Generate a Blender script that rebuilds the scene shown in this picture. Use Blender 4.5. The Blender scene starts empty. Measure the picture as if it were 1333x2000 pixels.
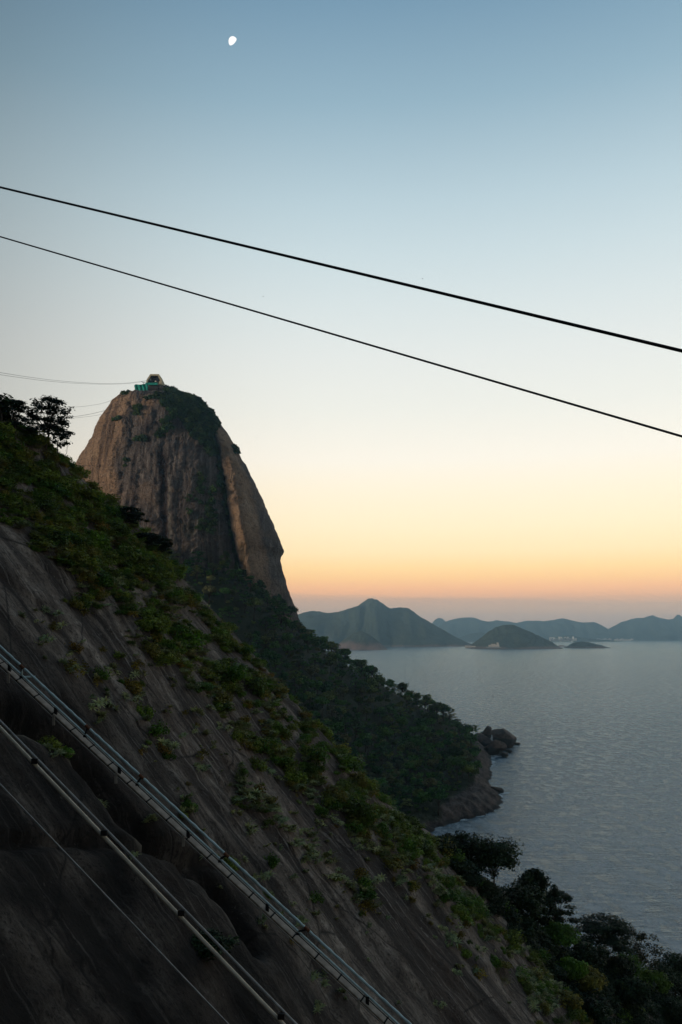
import bpy, math
import numpy as np
from mathutils import Vector

# ------------------------------------------------------------------ camera, sky, sun, exposure
sc = bpy.context.scene
F, CX, HY, HC = 1555.0, 666.5, 1238.0, 125.0        # focal length / eye level in photo pixels, eye height in metres

cam_d = bpy.data.cameras.new('camera'); cam = bpy.data.objects.new('camera', cam_d)
sc.collection.objects.link(cam); sc.camera = cam
cam.location = (0, 0, HC); cam.rotation_euler = (math.radians(90), 0, 0)
cam_d.sensor_fit = 'VERTICAL'; cam_d.sensor_height = 36; cam_d.sensor_width = 24
cam_d.lens = 36 * F / 2000; cam_d.shift_y = (HY - 1000) / 2000
cam_d.clip_start = 0.2; cam_d.clip_end = 150000

SUN_EL, SUN_AZ = 8.0, 248.0                          # low, behind the camera and to the left
world = bpy.data.worlds.new('World'); sc.world = world; world.use_nodes = True
wt = world.node_tree; wt.nodes.clear()
def srgb(r, g, b):
    f = lambda c: (c/255/12.92 if c/255 <= .04045 else ((c/255+.055)/1.055)**2.4)
    return (f(r), f(g), f(b), 1)
tc = wt.nodes.new('ShaderNodeTexCoord'); sx = wt.nodes.new('ShaderNodeSeparateXYZ')
wt.links.new(tc.outputs['Generated'], sx.inputs[0])
HAZE_D, HAZE_TOP, HAZE_END, HAZE_COL = 6.4e-5, 545.0, 18500.0, (.42, .72, 1.0)
HAZE_J = np.array((.22, .30, .33))                   # what the lit haze itself looks like
SKY = [(1300, (150,150,155)), (1238, (160,160,160)), (1205, (180,168,160)), (1190, (189,170,158)), (1174, (197,170,155)), (1163, (222,178,152)), (1150, (238,187,151)), (1130, (249,203,152)),
       (1110, (254,216,160)), (1080, (255,228,181)), (1030, (255,236,198)), (960, (254,240,213)), (900, (250,242,226)), (800, (237,236,226)), (700, (228,231,226)), (600, (216,225,224)), (500, (202,217,220)),
       (400, (186,206,213)), (200, (148,177,192)), (0, (119,152,174)), (-400, (88,122,148)), (-2500, (70,100,128))]
ramp = wt.nodes.new('ShaderNodeValToRGB'); wt.links.new(sx.outputs['Z'], ramp.inputs[0])
el = ramp.color_ramp.elements
while len(el) > 1: el.remove(el[-1])
stops = []
for py_, c_ in SKY:                                  # sky above the haze = what is seen, less what the haze adds and takes
    tn = (HY-py_)/F; z_ = max(tn/math.sqrt(1+tn*tn), 0.0)
    Lh = min((HAZE_TOP-HC)/max(z_, 1e-4), HAZE_END); Tr = math.exp(-HAZE_D*Lh)
    stops.append((z_, [max((v-j*(1-Tr))/Tr, .02) for v, j in zip(srgb(*c_)[:3], HAZE_J)]))
stops = stops[1:]+[(1.0, stops[-1][1])]
el[0].position = 0; el[0].color = (*stops[0][1], 1)
for p_, c_ in stops[1:]:
    e_ = el.new(p_); e_.color = (*c_, 1)
# the afterglow is strongest ahead and a little to the right, and fades round the sky from there
gd = wt.nodes.new('ShaderNodeVectorMath'); gd.operation = 'DOT_PRODUCT'; wt.links.new(tc.outputs['Generated'], gd.inputs[0])
gd.inputs[1].default_value = (math.sin(math.radians(36)), math.cos(math.radians(36)), 0)
hl = wt.nodes.new('ShaderNodeVectorMath'); hl.operation = 'MULTIPLY'; wt.links.new(tc.outputs['Generated'], hl.inputs[0]); hl.inputs[1].default_value = (1, 1, 0)
hn = wt.nodes.new('ShaderNodeVectorMath'); hn.operation = 'NORMALIZE'; wt.links.new(hl.outputs[0], hn.inputs[0]); wt.links.new(hn.outputs[0], gd.inputs[0])
mr_ = wt.nodes.new('ShaderNodeMapRange'); mr_.interpolation_type = 'SMOOTHSTEP'; wt.links.new(gd.outputs['Value'], mr_.inputs[0])
for i_, v_ in ((1, .22), (2, .83), (3, .27), (4, 1.0)): mr_.inputs[i_].default_value = v_
def wm(op, a, b):
    n_ = wt.nodes.new('ShaderNodeMath'); n_.operation = op
    for i_, v_ in ((0, a), (1, b)):
        if isinstance(v_, bpy.types.NodeSocket): wt.links.new(v_, n_.inputs[i_])
        else: n_.inputs[i_].default_value = v_
    return n_.outputs[0]
hx = wt.nodes.new('ShaderNodeSeparateXYZ'); wt.links.new(hn.outputs[0], hx.inputs[0])
cn = wt.nodes.new('ShaderNodeTexNoise'); cn.inputs['Scale'].default_value = 9.0; cn.inputs['Detail'].default_value = 3; wt.links.new(hn.outputs[0], cn.inputs['Vector'])
top_ = wm('ADD', wm('MULTIPLY', hx.outputs['X'], -.030), wm('ADD', .0455, wm('MULTIPLY', cn.outputs[0], .008)))
cb = wt.nodes.new('ShaderNodeMapRange'); cb.interpolation_type = 'SMOOTHSTEP'; wt.links.new(wm('SUBTRACT', top_, sx.outputs['Z']), cb.inputs[0])
for i_, v_ in ((1, -.0020), (2, .0035), (3, 0.0), (4, .65)): cb.inputs[i_].default_value = v_
cm = wt.nodes.new('ShaderNodeMix'); cm.data_type = 'RGBA'; cm.blend_type = 'MULTIPLY'; wt.links.new(cb.outputs[0], cm.inputs[0]); wt.links.new(ramp.outputs[0], cm.inputs[6]); cm.inputs[7].default_value = (.80, .90, 1.02, 1)
bg1 = wt.nodes.new('ShaderNodeBackground'); wt.links.new(cm.outputs[2], bg1.inputs[0]); 
zf = wt.nodes.new('ShaderNodeMapRange'); zf.interpolation_type = 'SMOOTHSTEP'; wt.links.new(sx.outputs['Z'], zf.inputs[0])
for i_, v_ in ((1, .70), (2, 1.0), (3, 0.0), (4, 1.0)): zf.inputs[i_].default_value = v_
zm = wt.nodes.new('ShaderNodeMix'); wt.links.new(zf.outputs[0], zm.inputs[0]); wt.links.new(mr_.outputs[0], zm.inputs[2]); zm.inputs[3].default_value = .75
wt.links.new(zm.outputs[0], bg1.inputs[1])
sky = wt.nodes.new('ShaderNodeTexSky'); sky.sky_type = 'NISHITA'; sky.sun_disc = False
sky.sun_elevation = math.radians(SUN_EL); sky.sun_rotation = math.radians(SUN_AZ); sky.altitude = 100
bg2 = wt.nodes.new('ShaderNodeBackground'); wt.links.new(sky.outputs[0], bg2.inputs[0]); bg2.inputs[1].default_value = 0.02
add = wt.nodes.new('ShaderNodeAddShader'); wo = wt.nodes.new('ShaderNodeOutputWorld')
wt.links.new(bg1.outputs[0], add.inputs[0]); wt.links.new(bg2.outputs[0], add.inputs[1]); wt.links.new(add.outputs[0], wo.inputs[0])

sd = bpy.data.lights.new('sun', 'SUN'); sun = bpy.data.objects.new('sun', sd); sc.collection.objects.link(sun)
sd.energy = 3.0; sd.angle = math.radians(14); sd.color = (1.0, .79, .60)
S = Vector((math.sin(math.radians(SUN_AZ))*math.cos(math.radians(SUN_EL)), math.cos(math.radians(SUN_AZ))*math.cos(math.radians(SUN_EL)), math.sin(math.radians(SUN_EL))))
sun.rotation_euler = S.to_track_quat('Z', 'Y').to_euler(); sun.location = (-60, -80, 300)

sc.view_settings.view_transform = 'Standard'; sc.view_settings.look = 'None'
sc.view_settings.exposure = 0.0; sc.view_settings.gamma = 1.0; sc.view_settings.use_curve_mapping = False
sc.render.engine = 'CYCLES'; sc.cycles.use_denoising = True
sc.cycles.max_bounces = 5; sc.cycles.volume_bounces = 0; sc.cycles.transparent_max_bounces = 6
sc.cycles.caustics_reflective = False; sc.cycles.caustics_refractive = False

# ------------------------------------------------------------------ helpers
C = sc.collection
R = np.random.default_rng(7)
def P(px, py, d):
    """photo pixel + distance -> point in the place"""
    px, py, d = np.asarray(px, float), np.asarray(py, float), np.asarray(d, float)
    return np.stack(np.broadcast_arrays((px-CX)/F*d, d, HC-(py-HY)/F*d), -1)
def pix(v):
    v = np.asarray(v); y = np.maximum(v[..., 1], 1)
    return CX+F*v[..., 0]/y, HY-F*(v[..., 2]-HC)/y

_perm = np.random.default_rng(3).permutation(256); _perm = np.concatenate([_perm, _perm, _perm])
_grad = np.array([(1,1,0),(-1,1,0),(1,-1,0),(-1,-1,0),(1,0,1),(-1,0,1),(1,0,-1),(-1,0,-1),(0,1,1),(0,-1,1),(0,1,-1),(0,-1,-1),(1,1,0),(-1,1,0),(0,-1,1),(0,-1,-1)], float)
def noise(x, y, z=0.0):
    x, y, z = np.broadcast_arrays(np.asarray(x, float), np.asarray(y, float), np.asarray(z, float))
    xi, yi, zi = np.floor(x).astype(int), np.floor(y).astype(int), np.floor(z).astype(int)
    xf, yf, zf = x-xi, y-yi, z-zi
    xi &= 255; yi &= 255; zi &= 255
    f = lambda t: t*t*t*(t*(t*6-15)+10)
    u, v, w = f(xf), f(yf), f(zf)
    def g(a, b, c):
        h = _perm[_perm[_perm[(xi+a) & 255]+((yi+b) & 255)]+((zi+c) & 255)] & 15
        G = _grad[h]; return G[..., 0]*(xf-a)+G[..., 1]*(yf-b)+G[..., 2]*(zf-c)
    L = lambda a, b, t: a+(b-a)*t
    return L(L(L(g(0,0,0), g(1,0,0), u), L(g(0,1,0), g(1,1,0), u), v), L(L(g(0,0,1), g(1,0,1), u), L(g(0,1,1), g(1,1,1), u), v), w)
def fbm(x, y, z=0.0, o=4, gain=.5):
    s, a, t = 0, 1.0, 0
    for i in range(o):
        s = s+a*noise(np.asarray(x)*2**i+17*i, np.asarray(y)*2**i+9*i, np.asarray(z)*2**i); t += a; a *= gain
    return s/t*1.6
def sstep(a, b, x):
    t = np.clip((np.asarray(x, float)-a)/(b-a), 0, 1); return t*t*(3-2*t)

def mesh(name, V, Q, mat=None, smooth=False, attrs=None):
    V = np.asarray(V, np.float32).reshape(-1, 3)
    me = bpy.data.meshes.new(name)
    if isinstance(Q, np.ndarray):
        k = Q.shape[1]; n = len(Q)
        me.vertices.add(len(V)); me.vertices.foreach_set('co', V.ravel())
        me.loops.add(n*k); me.loops.foreach_set('vertex_index', Q.astype(np.int32).ravel())
        me.polygons.add(n); me.polygons.foreach_set('loop_start', np.arange(0, n*k, k, dtype=np.int32))
        me.update(calc_edges=True); me.validate()
    else:
        me.from_pydata([tuple(map(float, v)) for v in V], [], [tuple(int(i) for i in q) for q in Q]); me.update()
    if smooth: me.polygons.foreach_set('use_smooth', np.ones(len(me.polygons), bool))
    for k_, a in (attrs or {}).items():
        a = np.asarray(a, np.float32)
        if a.ndim == 1:
            at = me.attributes.new(k_, 'FLOAT', 'POINT'); at.data.foreach_set('value', a)
        else:
            at = me.attributes.new(k_, 'FLOAT_VECTOR', 'POINT'); at.data.foreach_set('vector', a.ravel())
    if mat is not None: me.materials.append(mat)
    return me
def tag(o, label=None, cat=None, group=None, kind=None):
    if label: o['label'] = label
    if cat: o['category'] = cat
    if group: o['group'] = group
    if kind: o['kind'] = kind
    return o
def obj(name, me, parent=None, loc=None):
    o = bpy.data.objects.new(name, me); C.objects.link(o)
    if parent is not None: o.parent = parent
    if loc is not None: o.location = loc
    return o
def part(name, V, Q, mat, root, smooth=False, attrs=None):
    """a mesh given in world coordinates, stored relative to its (unrotated) root"""
    off = np.array(root.location if root.parent is None else (Vector(root.location)+Vector(root.parent.location)), float)
    return obj(name, mesh(name, np.asarray(V, float)-off, Q, mat, smooth, attrs), root)
def empty(name, loc, label, cat, group=None):
    o = bpy.data.objects.new(name, None); C.objects.link(o); o.location = [float(c) for c in loc]; o.empty_display_size = .5
    return tag(o, label, cat, group)
def gridf(nr, nc):
    i = np.arange(nr-1)[:, None]*nc+np.arange(nc-1)[None, :]
    return np.stack([i, i+1, i+nc+1, i+nc], -1).reshape(-1, 4)
def tube(pts, r, sides=8, cap=True):
    pts = np.asarray(pts, float); n = len(pts); r = np.broadcast_to(np.asarray(r, float), n)
    t = np.gradient(pts, axis=0); t /= np.linalg.norm(t, axis=1)[:, None]
    ref = np.where(np.abs(t[:, 2:3]) > .9, np.array([[1., 0, 0]]), np.array([[0, 0, 1.]]))
    a = np.cross(t, ref); a /= np.linalg.norm(a, axis=1)[:, None]; b = np.cross(t, a)
    th = np.arange(sides)/sides*2*np.pi
    V = pts[:, None]+r[:, None, None]*(a[:, None]*np.cos(th)[None, :, None]+b[:, None]*np.sin(th)[None, :, None])
    V = V.reshape(-1, 3)
    i = np.arange(n-1)[:, None]*sides; j = np.arange(sides)[None, :]; j2 = (j+1) % sides
    Q = np.stack([i+j, i+j2, i+sides+j2, i+sides+j], -1).reshape(-1, 4)
    if cap:
        k = len(V); V = np.vstack([V, pts[:1], pts[-1:]])
        c0 = [(k, b_, a_, k) for a_, b_ in []]
        jj = np.arange(sides); j3 = (jj+1) % sides
        T0 = np.stack([np.full(sides, k), j3, jj], -1); T1 = np.stack([np.full(sides, k+1), (n-1)*sides+jj, (n-1)*sides+j3], -1)
        return V, [tuple(q) for q in Q]+[tuple(q) for q in T0]+[tuple(q) for q in T1]
    return V, Q
def join(parts):
    Vs, Qs, o = [], [], 0
    for V, Q in parts:
        Vs.append(np.asarray(V, float)); Qs += [tuple(int(i)+o for i in q) for q in Q]; o += len(V)
    return np.vstack(Vs), Qs
def box(c, s, ax=None):
    c = np.asarray(c, float); s = np.asarray(s, float)/2
    k = np.array([(-1,-1,-1),(1,-1,-1),(1,1,-1),(-1,1,-1),(-1,-1,1),(1,-1,1),(1,1,1),(-1,1,1)], float)*s
    if ax is not None: k = k@np.asarray(ax, float)
    return k+c, [(0,3,2,1),(4,5,6,7),(0,1,5,4),(1,2,6,5),(2,3,7,6),(3,0,4,7)]
def unit(v): v = np.asarray(v, float); return v/np.linalg.norm(v)

# ------------------------------------------------------------------ materials
class M:
    def __init__(s, name):
        s.m = bpy.data.materials.new(name); s.m.use_nodes = True; s.t = s.m.node_tree
        s.b = s.t.nodes['Principled BSDF']; s.out = s.t.nodes['Material Output']
        s.b.inputs['Specular IOR Level'].default_value = .25
    def n(s, typ, **kw):
        nd = s.t.nodes.new(typ)
        for k, v in kw.items(): setattr(nd, k, v)
        return nd
    def l(s, a, b): s.t.links.new(a, b)
    def attr(s, name): return s.n('ShaderNodeAttribute', attribute_name=name)
    def vec(s, src, scale=(1,1,1), rot=(0,0,0)):
        mp = s.n('ShaderNodeMapping'); s.l(src, mp.inputs[0]); mp.inputs['Scale'].default_value = scale; mp.inputs['Rotation'].default_value = rot
        return mp.outputs[0]
    def noise(s, v, scale=1, detail=4, rough=.55, dist=0):
        nd = s.n('ShaderNodeTexNoise'); s.l(v, nd.inputs['Vector'])
        nd.inputs['Scale'].default_value = scale; nd.inputs['Detail'].default_value = detail
        nd.inputs['Roughness'].default_value = rough; nd.inputs['Distortion'].default_value = dist
        return nd.outputs[0]
    def ramp(s, f, stops):
        r = s.n('ShaderNodeValToRGB'); s.l(f, r.inputs[0]); e = r.color_ramp.elements
        while len(e) > 1: e.remove(e[-1])
        g = lambda c: (c, c, c, 1) if not hasattr(c, '__len__') else (*c[:3], 1)
        e[0].position = stops[0][0]; e[0].color = g(stops[0][1])
        for p_, c_ in stops[1:]: k = e.new(p_); k.color = g(c_)
        return r.outputs[0]
    def mix(s, f, a, b, mode='MIX'):
        m = s.n('ShaderNodeMix', data_type='RGBA', blend_type=mode)
        for v, i in ((f, 0), (a, 6), (b, 7)):
            if hasattr(v, 'is_output') or isinstance(v, bpy.types.NodeSocket): s.l(v, m.inputs[i])
            elif i == 0: m.inputs[0].default_value = v
            else: m.inputs[i].default_value = (*v[:3], 1)
        return m.outputs[2]
    def math(s, op, a, b=0.0, clamp=False):
        m = s.n('ShaderNodeMath', operation=op, use_clamp=clamp)
        for v, i in ((a, 0), (b, 1)):
            if isinstance(v, bpy.types.NodeSocket): s.l(v, m.inputs[i])
            else: m.inputs[i].default_value = v
        return m.outputs[0]
    def color(s, c):
        if isinstance(c, bpy.types.NodeSocket): s.l(c, s.b.inputs['Base Color'])
        else: s.b.inputs['Base Color'].default_value = (*c[:3], 1)
    def rough(s, r): s.b.inputs['Roughness'].default_value = r
    def bump(s, h, strength=.5, dist=1.0):
        b = s.n('ShaderNodeBump'); b.inputs['Strength'].default_value = strength; b.inputs['Distance'].default_value = dist
        s.l(h, b.inputs['Height']); s.l(b.outputs[0], s.b.inputs['Normal']); return b

def plain(name, col, rough=.6, metal=0, var=.25, scale=3):
    k = M(name); o = k.n('ShaderNodeTexCoord').outputs['Object']
    nz = k.noise(o, scale, 4)
    c = k.ramp(nz, [(.3, [x*(1-var) for x in col]), (.7, [min(1, x*(1+var)) for x in col])])
    k.color(c); k.rough(rough); k.b.inputs['Metallic'].default_value = metal
    return k.m

def foliage(name, cols, trans=.25, rough=.65):
    """cols: list of leaf colours; each plant draws one, each leaf clump shifts it"""
    k = M(name)
    rnd = k.n('ShaderNodeObjectInfo').outputs['Random']
    n = len(cols); c = k.ramp(rnd, [((i+.5)/n, col) for i, col in enumerate(cols)])
    t = k.attr('tint').outputs['Fac']
    f = k.ramp(t, [(0, .35), (.5, 1.0), (1, 1.9)])
    c = k.mix(1.0, c, f, 'MULTIPLY')
    hue = k.mix(k.ramp(t, [(.75, 0), (1, .35)]), c, (.10, .095, .018))
    k.color(hue); k.rough(rough)
    tr = k.n('ShaderNodeBsdfTranslucent'); k.l(hue, tr.inputs[0])
    mx = k.n('ShaderNodeMixShader'); mx.inputs[0].default_value = trans
    k.l(k.b.outputs[0], mx.inputs[1]); k.l(tr.outputs[0], mx.inputs[2]); k.l(mx.outputs[0], k.out.inputs[0])
    return k.m

# --- near rock slope
k = M('slope_granite'); pq = k.attr('pq').outputs['Vector']
st1 = k.noise(k.vec(pq, (.8, .040, .1)), 1, 6, .62, .2)
st2 = k.noise(k.vec(pq, (.25, .020, .1)), 1, 5, .6, .25)
st3 = k.noise(k.vec(pq, (2.6, .09, .1)), 1, 4, .6, .15)
big = k.noise(k.vec(pq, (.05, .035, .05)), 1, 4, .55)
blot = k.noise(k.vec(pq, (.40, .26, .2)), 1, 8, .68)
fine = k.noise(k.vec(pq, (4, 2.4, 2)), 1, 7, .75)
spk = k.noise(k.vec(pq, (2.4, 1.7, 1)), 1, 6, .8)
vr = k.n('ShaderNodeTexVoronoi', feature='DISTANCE_TO_EDGE'); k.l(k.vec(pq, (.11, .05, .05), (0, 0, .3)), vr.inputs['Vector']); vr.inputs['Scale'].default_value = 1.0
c = k.ramp(blot, [(.30, (.056, .043, .034)), (.43, (.148, .119, .098)), (.55, (.235, .195, .163)), (.69, (.46, .40, .34))])
c = k.mix(k.ramp(st1, [(.38, .75), (.52, 0)]), c, (.040, .032, .028))
c = k.mix(k.ramp(st2, [(.46, 0), (.54, .92)]), c, (.034, .027, .024))
c = k.mix(k.math('MULTIPLY', k.ramp(st3, [(.56, 0), (.68, .75)]), k.ramp(big, [(.4, .25), (.55, 1)])), c, (.36, .325, .29))
c = k.mix(k.ramp(big, [(.52, 0), (.68, .55)]), c, (.125, .086, .064))
c = k.mix(k.ramp(spk, [(.60, 0), (.70, .85)]), c, (.40, .37, .32))
c = k.mix(k.ramp(fine, [(.36, .9), (.50, 0)]), c, (.022, .018, .016))
c = k.mix(k.ramp(vr.outputs['Distance'], [(.0, .85), (.010, 0)]), c, (.012, .010, .010))
c = k.mix(k.attr('wet').outputs['Fac'], c, k.mix(1.0, c, (.085, .085, .09), 'MULTIPLY'))  # darkens the rock colour in place of gully shade
c = k.mix(k.attr('lip').outputs['Fac'], c, (.30, .27, .215))
k.color(c); k.rough(.9)
h = k.math('ADD', k.math('MULTIPLY', st1, .12), k.math('ADD', k.math('MULTIPLY', fine, .7), k.math('MULTIPLY', blot, .9)))
k.bump(h, .9, .45); MAT_SLOPE = k.m

# --- rock of the far peak
k = M('peak_granite'); oc = k.n('ShaderNodeTexCoord').outputs['Object']
s1 = k.noise(k.vec(oc, (.42, .10, .014)), 1, 7, .68, .3)
s2 = k.noise(k.vec(oc, (.05, .04, .045)), 1, 6, .6)
s3 = k.noise(k.vec(oc, (.30, .25, .38)), 1, 6, .7)
cold = k.ramp(s1, [(.32, (.060, .051, .048)), (.46, (.140, .121, .114)), (.58, (.205, .180, .168)), (.70, (.42, .38, .35))])
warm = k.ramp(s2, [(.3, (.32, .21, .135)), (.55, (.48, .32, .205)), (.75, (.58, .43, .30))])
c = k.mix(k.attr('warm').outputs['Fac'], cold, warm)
c = k.mix(k.ramp(s3, [(.30, .75), (.50, 0)]), c, (.060, .050, .044))
c = k.mix(k.ramp(s3, [(.60, 0), (.72, .75)]), c, (.36, .32, .28))
vk = k.n('ShaderNodeTexVoronoi', feature='DISTANCE_TO_EDGE'); wob = k.mix(.12, oc, k.n('ShaderNodeTexNoise').outputs['Color'], 'ADD'); k.l(k.vec(wob, (.075, .05, .020)), vk.inputs['Vector']); vk.inputs['Scale'].default_value = 1.0
s4 = k.noise(k.vec(oc, (.9, .9, .75)), 1, 5, .75)
c = k.mix(k.ramp(vk.outputs['Distance'], [(0, .35), (.03, 0)]), c, (.040, .033, .030))
c = k.mix(k.ramp(s4, [(.34, .7), (.47, 0)]), c, (.050, .042, .037))
c = k.mix(k.ramp(s4, [(.58, 0), (.70, .6)]), c, (.40, .36, .31))
c = k.mix(k.attr('stain').outputs['Fac'], c, (.038, .028, .030))
c = k.mix(k.attr('pale').outputs['Fac'], c, (.34, .31, .27))
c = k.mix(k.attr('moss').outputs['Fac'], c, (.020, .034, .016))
k.color(c); k.rough(.9)
h = k.math('ADD', k.math('ADD', k.math('MULTIPLY', s1, .7), k.math('MULTIPLY', s4, .9)), k.math('ADD', k.math('MULTIPLY', s3, 1.5), k.ramp(vk.outputs['Distance'], [(0, .3), (.04, .5)]))); k.bump(h, 1.0, 4.5); MAT_PEAK = k.m

# --- shore rock and forest soil
k = M('shore_granite'); oc = k.n('ShaderNodeTexCoord').outputs['Object']
s1 = k.noise(k.vec(oc, (.30, .05, .30), (0, 0, -.4)), 1, 5, .6, .3)
s2 = k.noise(oc, .12, 5, .6); s3 = k.noise(oc, .7, 5, .7)
c = k.ramp(s1, [(.3, (.034, .026, .023)), (.5, (.090, .066, .055)), (.68, (.16, .122, .103))])
c = k.mix(k.ramp(s2, [(.45, 0), (.7, .6)]), c, (.15, .105, .08))
c = k.mix(k.ramp(s3, [(.35, .5), (.5, 0)]), c, (.04, .034, .03))
z = k.n('ShaderNodeSeparateXYZ'); k.l(oc, z.inputs[0])
wet = k.math('ADD', z.outputs['Z'], k.math('MULTIPLY', s2, 5.0))
c = k.mix(k.ramp(k.math('DIVIDE', wet, 20.0), [(.17, .9), (.26, 0)]), c, (.016, .015, .014))
k.color(c); k.rough(.75); k.bump(k.math('ADD', s1, s3), .8, 2.0); MAT_SHORE = k.m
k = M('forest_floor'); oc = k.n('ShaderNodeTexCoord').outputs['Object']
a = k.attr('rock').outputs['Fac']
g = k.ramp(k.noise(oc, .1, 6, .65), [(.3, (.012, .020, .010)), (.7, (.035, .045, .020))])
s1 = k.noise(k.vec(oc, (.30, .05, .30), (0, 0, -.4)), 1, 5, .6, .3); s2 = k.noise(oc, .12, 5, .6); s3 = k.noise(oc, .6, 5, .7)
rk = k.ramp(s1, [(.3, (.034, .026, .023)), (.5, (.090, .066, .055)), (.68, (.16, .122, .103))])
rk = k.mix(k.ramp(s3, [(.35, .5), (.5, 0)]), rk, (.04, .034, .03))
z = k.n('ShaderNodeSeparateXYZ'); k.l(oc, z.inputs[0])
wet = k.math('ADD', z.outputs['Z'], k.math('MULTIPLY', s2, 5.0))
rk = k.mix(k.ramp(k.math('DIVIDE', wet, 20.0), [(.17, .9), (.26, 0)]), rk, (.016, .015, .014))
k.color(k.mix(a, g, rk)); k.rough(.85); k.bump(k.math('ADD', s1, s3), .8, 2.0); MAT_FOREST_FLOOR = k.m

# --- far hills
def hill_mat(name, green, rock, lowz):
    k = M(name); oc = k.n('ShaderNodeTexCoord').outputs['Object']
    a = k.noise(oc, .004, 6, .6); b = k.noise(oc, .02, 6, .7)
    c = k.ramp(b, [(.3, [x*.6 for x in green]), (.7, [x*1.5 for x in green])])
    c = k.mix(k.ramp(a, [(.56, 0), (.7, .55)]), c, (.075, .075, .045))
    z = k.n('ShaderNodeSeparateXYZ'); k.l(oc, z.inputs[0])
    f = k.math('DIVIDE', k.math('ADD', z.outputs['Z'], k.math('MULTIPLY', k.math('SUBTRACT', a, .5), -lowz*3)), lowz*2)
    c = k.mix(k.ramp(f, [(.35, 1), (.6, 0)]), c, rock)
    k.color(c); k.rough(.95); k.bump(b, .7, 25); return k.m
MAT_HILL = hill_mat('hill_scrub', (.030, .040, .022), (.15, .10, .08), 16)
MAT_HILL_ROCKY = hill_mat('hill_scrub_rocky', (.032, .042, .022), (.19, .12, .095), 62)
MAT_FAR = hill_mat('far_range', (.03, .04, .03), (.06, .06, .05), 10)

# --- sea
k = M('sea_water'); oc = k.n('ShaderNodeTexCoord').outputs['Object']
w1 = k.noise(k.vec(oc, (.040, .085, 1), (0, 0, .25)), 1, 5, .62, .5)
w2 = k.noise(k.vec(oc, (.085, .26, 1), (0, 0, -.12)), 1, 5, .64, .5)
w4 = k.noise(k.vec(oc, (.45, .70, 1), (0, 0, .35)), 1, 3, .6)
w3 = k.noise(k.vec(oc, (.0012, .0045, 1), (0, 0, .1)), 1, 4, .6)
cen = lambda v, a_: k.math('MULTIPLY', k.math('SUBTRACT', v, .5), a_)
hh = k.math('ADD', k.math('ADD', cen(w1, 3.0), cen(w2, 2.8)), cen(w4, .7))
gust = k.noise(k.vec(oc, (.10, .055, 1), (0, 0, -.06)), 1, 8, .70, .2)        # wind patches of every size, from ripples to cat's-paws
hh = k.math('MULTIPLY', hh, k.ramp(gust, [(.34, .35), (.5, .8), (.66, 1.5)]))
bp_ = k.bump(hh, 1.0, 1.0)
fr = k.n('ShaderNodeFresnel'); fr.inputs[0].default_value = 1.85; k.l(bp_.outputs[0], fr.inputs[1])
gl = k.n('ShaderNodeBsdfGlossy'); gl.inputs['Color'].default_value = (.80, .94, 1, 1); k.l(bp_.outputs[0], gl.inputs['Normal'])
gl.inputs['Roughness'].default_value = .10
df = k.n('ShaderNodeBsdfDiffuse'); k.l(k.ramp(gust, [(.40, (.010, .030, .055)), (.50, (.085, .135, .180)), (.60, (.27, .31, .34))]), df.inputs['Color'])  # light and dark of the ripples put into the diffuse colour
ms = k.n('ShaderNodeMixShader'); k.l(fr.outputs[0], ms.inputs[0]); k.l(df.outputs[0], ms.inputs[1]); k.l(gl.outputs[0], ms.inputs[2]); k.l(ms.outputs[0], k.out.inputs[0])
MAT_SEA = k.m
k = M('sea_foam'); oc = k.n('ShaderNodeTexCoord').outputs['Object']
k.color((.62, .68, .70)); k.rough(.9); MAT_FOAM = k.m

# --- plants
MAT_BUSH = foliage('bush_leaf', [(.055, .130, .012), (.100, .205, .018), (.150, .240, .024), (.180, .210, .028), (.050, .100, .014), (.205, .255, .034), (.080, .175, .022), (.215, .195, .034)], trans=.3)
MAT_GRASS = foliage('grass_blade', [(.16, .17, .06), (.20, .18, .07), (.12, .15, .05)])
MAT_BROM = foliage('bromeliad_leaf', [(.32, .34, .15), (.27, .30, .14), (.36, .34, .14), (.24, .29, .14)])
MAT_YEL = foliage('yellow_leaf', [(.22, .165, .018), (.17, .145, .02), (.24, .15, .02)])
MAT_DARKTREE = foliage('dark_tree_leaf', [(.015, .034, .010), (.020, .042, .011), (.014, .029, .010)], trans=.08)
MAT_BROWNTREE = foliage('brown_tree_leaf', [(.055, .045, .024), (.045, .048, .022)])
MAT_FOREST = foliage('forest_leaf', [(.024, .095, .020), (.050, .155, .028), (.085, .200, .034), (.010, .036, .012), (.150, .215, .045), (.145, .145, .060), (.018, .075, .020), (.070, .180, .030)], trans=.15)
MAT_PEAKVEG = foliage('peak_leaf', [(.030, .085, .024), (.055, .120, .030), (.024, .058, .020), (.075, .125, .032)], trans=.15)
MAT_BARK = plain('bark', (.055, .045, .036), .9, var=.4, scale=4)

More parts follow.
